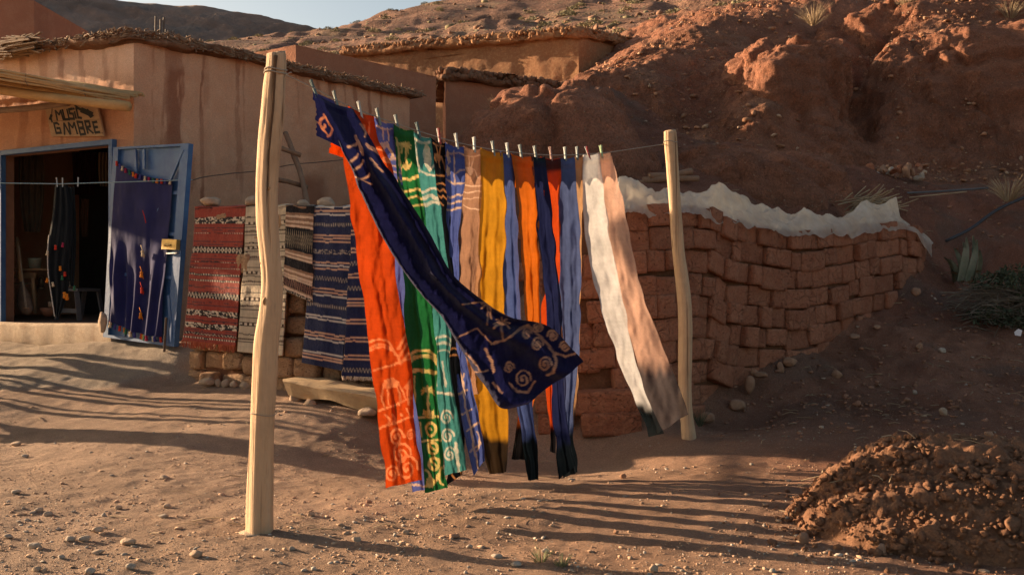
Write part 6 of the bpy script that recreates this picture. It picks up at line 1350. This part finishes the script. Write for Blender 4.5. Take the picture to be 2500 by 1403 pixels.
for i, (x_, y_, d, h, lab, col) in enumerate(((2462,492,12.2,.34,'dry grass tuft catching sun beside the black hose',0),(2212,22,17.7,.42,'pale grass tuft on the top of the right cliff block',0),(1985,62,17.6,.40,'loose grass tuft on the crest of the cliff',0),(2465,50,17.0,.35,'small grass tuft at the upper right edge of the cliff',0),(1320,1380,4.12,.10,'small weed sprouting on the ground at bottom centre',1),(1372,1392,4.05,.07,'second tiny weed right of the one at bottom centre',1),(1708,1040,7.45,.16,'dark weed growing at the foot of the far pole',1),(1225,300,12.1,.35,'sparse grey shrub on the dark mound by the far houses',2))):
    t = thing('weed' if col else 'grass_tuft', lab, 'weed' if col else 'grass', P(x_, y_, d)); mb = MB(); tuft(mb, P(x_, y_, d), (90 if col == 0 else 40), h*.8, h*(.7 if col != 1 else .5), rr, .004 if d > 9 else .0016)
    put('blades', mb.me('blades', flat=False), (M_straw, M_leafd if d > 6 else plain('weed_green', (.16,.17,.08,1), .8, bumpd=0), M_agdry)[col], t, kind='stuff')
X, Y = inview(8000, 98, 25, 85, lambda x, y: (x > -.36*y)*1.0)
Zc = hill_z(X, Y); k = (CAM_Z+(701.5/F)*Y > Zc-2); X, Y, Zc = X[k], Y[k], Zc[k]; sz = .03+.15*np.random.RandomState(25).rand(len(X))**6
base = np.where(cc.rand(len(X), 1) < .35, np.array([[.24,.20,.12]]), np.array([[.25,.14,.095]]))*(.65+.6*cc.rand(len(X), 1))
put('hill_scrub', scatter_mesh('hill_scrub', np.stack([X, Y, Zc], -1), sz, 22, flat=.6, cols=base), M_grav, kind='stuff', label='stones and low scrub covering the red hillside')
# shrubs on the far hillside
shr = []
for i in range(4):
    V, Fc = leaves((0,0,0), .5, 260, 60+i, .06, (1, 1, .75)); me = mesh('shrub', V, Fc); shr.append(me)
M_shrub = plain('dry_shrub', (.27,.225,.125,1), .9, bumpd=0, c2=(.17,.155,.095,1), scale=1.2, world=True)
for me in shr: me.materials.append(M_shrub)
r_ = np.random.RandomState(77); cnt = 0
while cnt < 220:
    d = 25+70*r_.rand()**1.3; t_ = -.32+.62*r_.rand(); x_ = t_*d; z_ = float(hill_z(np.array([x_]), np.array([d]))[0]); py = 701.5-(z_-CAM_Z)/d*F; px = 1250+F*t_
    if py < -20 or py > 200: continue
    s = .35+.65*r_.rand()
    put('hill_shrub', shr[cnt % 4], None, None, None, 'small dry shrub among many dotting the red hillside', 'shrub', 'shrubs on the hillside', loc=(x_, d, z_-.05), rot=(0, 0, r_.rand()*6), scale=(s, s, s*.8)); cnt += 1
# ---------------------------------------------------------------- unseen rack added left of the view so its posts and cloths shade the yard
rk = thing('shadow_rack', 'added unseen rack of posts and blankets casting shadow streaks on the yard', 'rack', (-6, 9, .1))
def gz(x_, y_): return float(ground_base(np.array([x_]), np.array([y_]))[0])
for x_, y_, h, r in ((-5.6,8.36,1.9,.05),(-5.7,8.98,1.35,.035),(-5.6,9.30,1.25,.035),(-5.8,9.62,1.30,.04),(-5.9,9.95,1.9,.05),(-6.3,10.5,2.5,.05),(-5.75,9.12,1.0,.02),(-5.7,9.46,1.1,.02)):
    g_ = gz(x_, y_); put('shadow_post', MB().tube([(x_, y_, g_-.1), (x_+.02, y_, g_+h*.5), (x_, y_+.02, g_+h)], r, 8, jit=.2).me('shadow_post', flat=False), M_beam, rk)
put('rail', MB().tube([(-5.6,8.3,1.75), (-5.95,10.0,1.95)], .03, 8).me('rail'), M_beam, rk)
def hangcloth(a, b, z1, z0, col):
    V = []
    for i in range(12):
        k = i/11
        for j in range(20):
            q = j/19; V.append((a[0]*(1-k)+b[0]*k+.03*math.sin(k*9+q*3), a[1]*(1-k)+b[1]*k, z1*(1-q)+z0*q))
    put('shadow_blanket', mesh('shadow_blanket', V, gridfaces(12, 20), cols=np.broadcast_to(lin(col), (240, 3))), M_rug, rk)
hangcloth((-5.62,8.18), (-5.62,8.62), 1.6, .45, (120,60,50)); hangcloth((-5.95,10.0), (-6.25,10.4), 2.0, .9, (60,60,90))
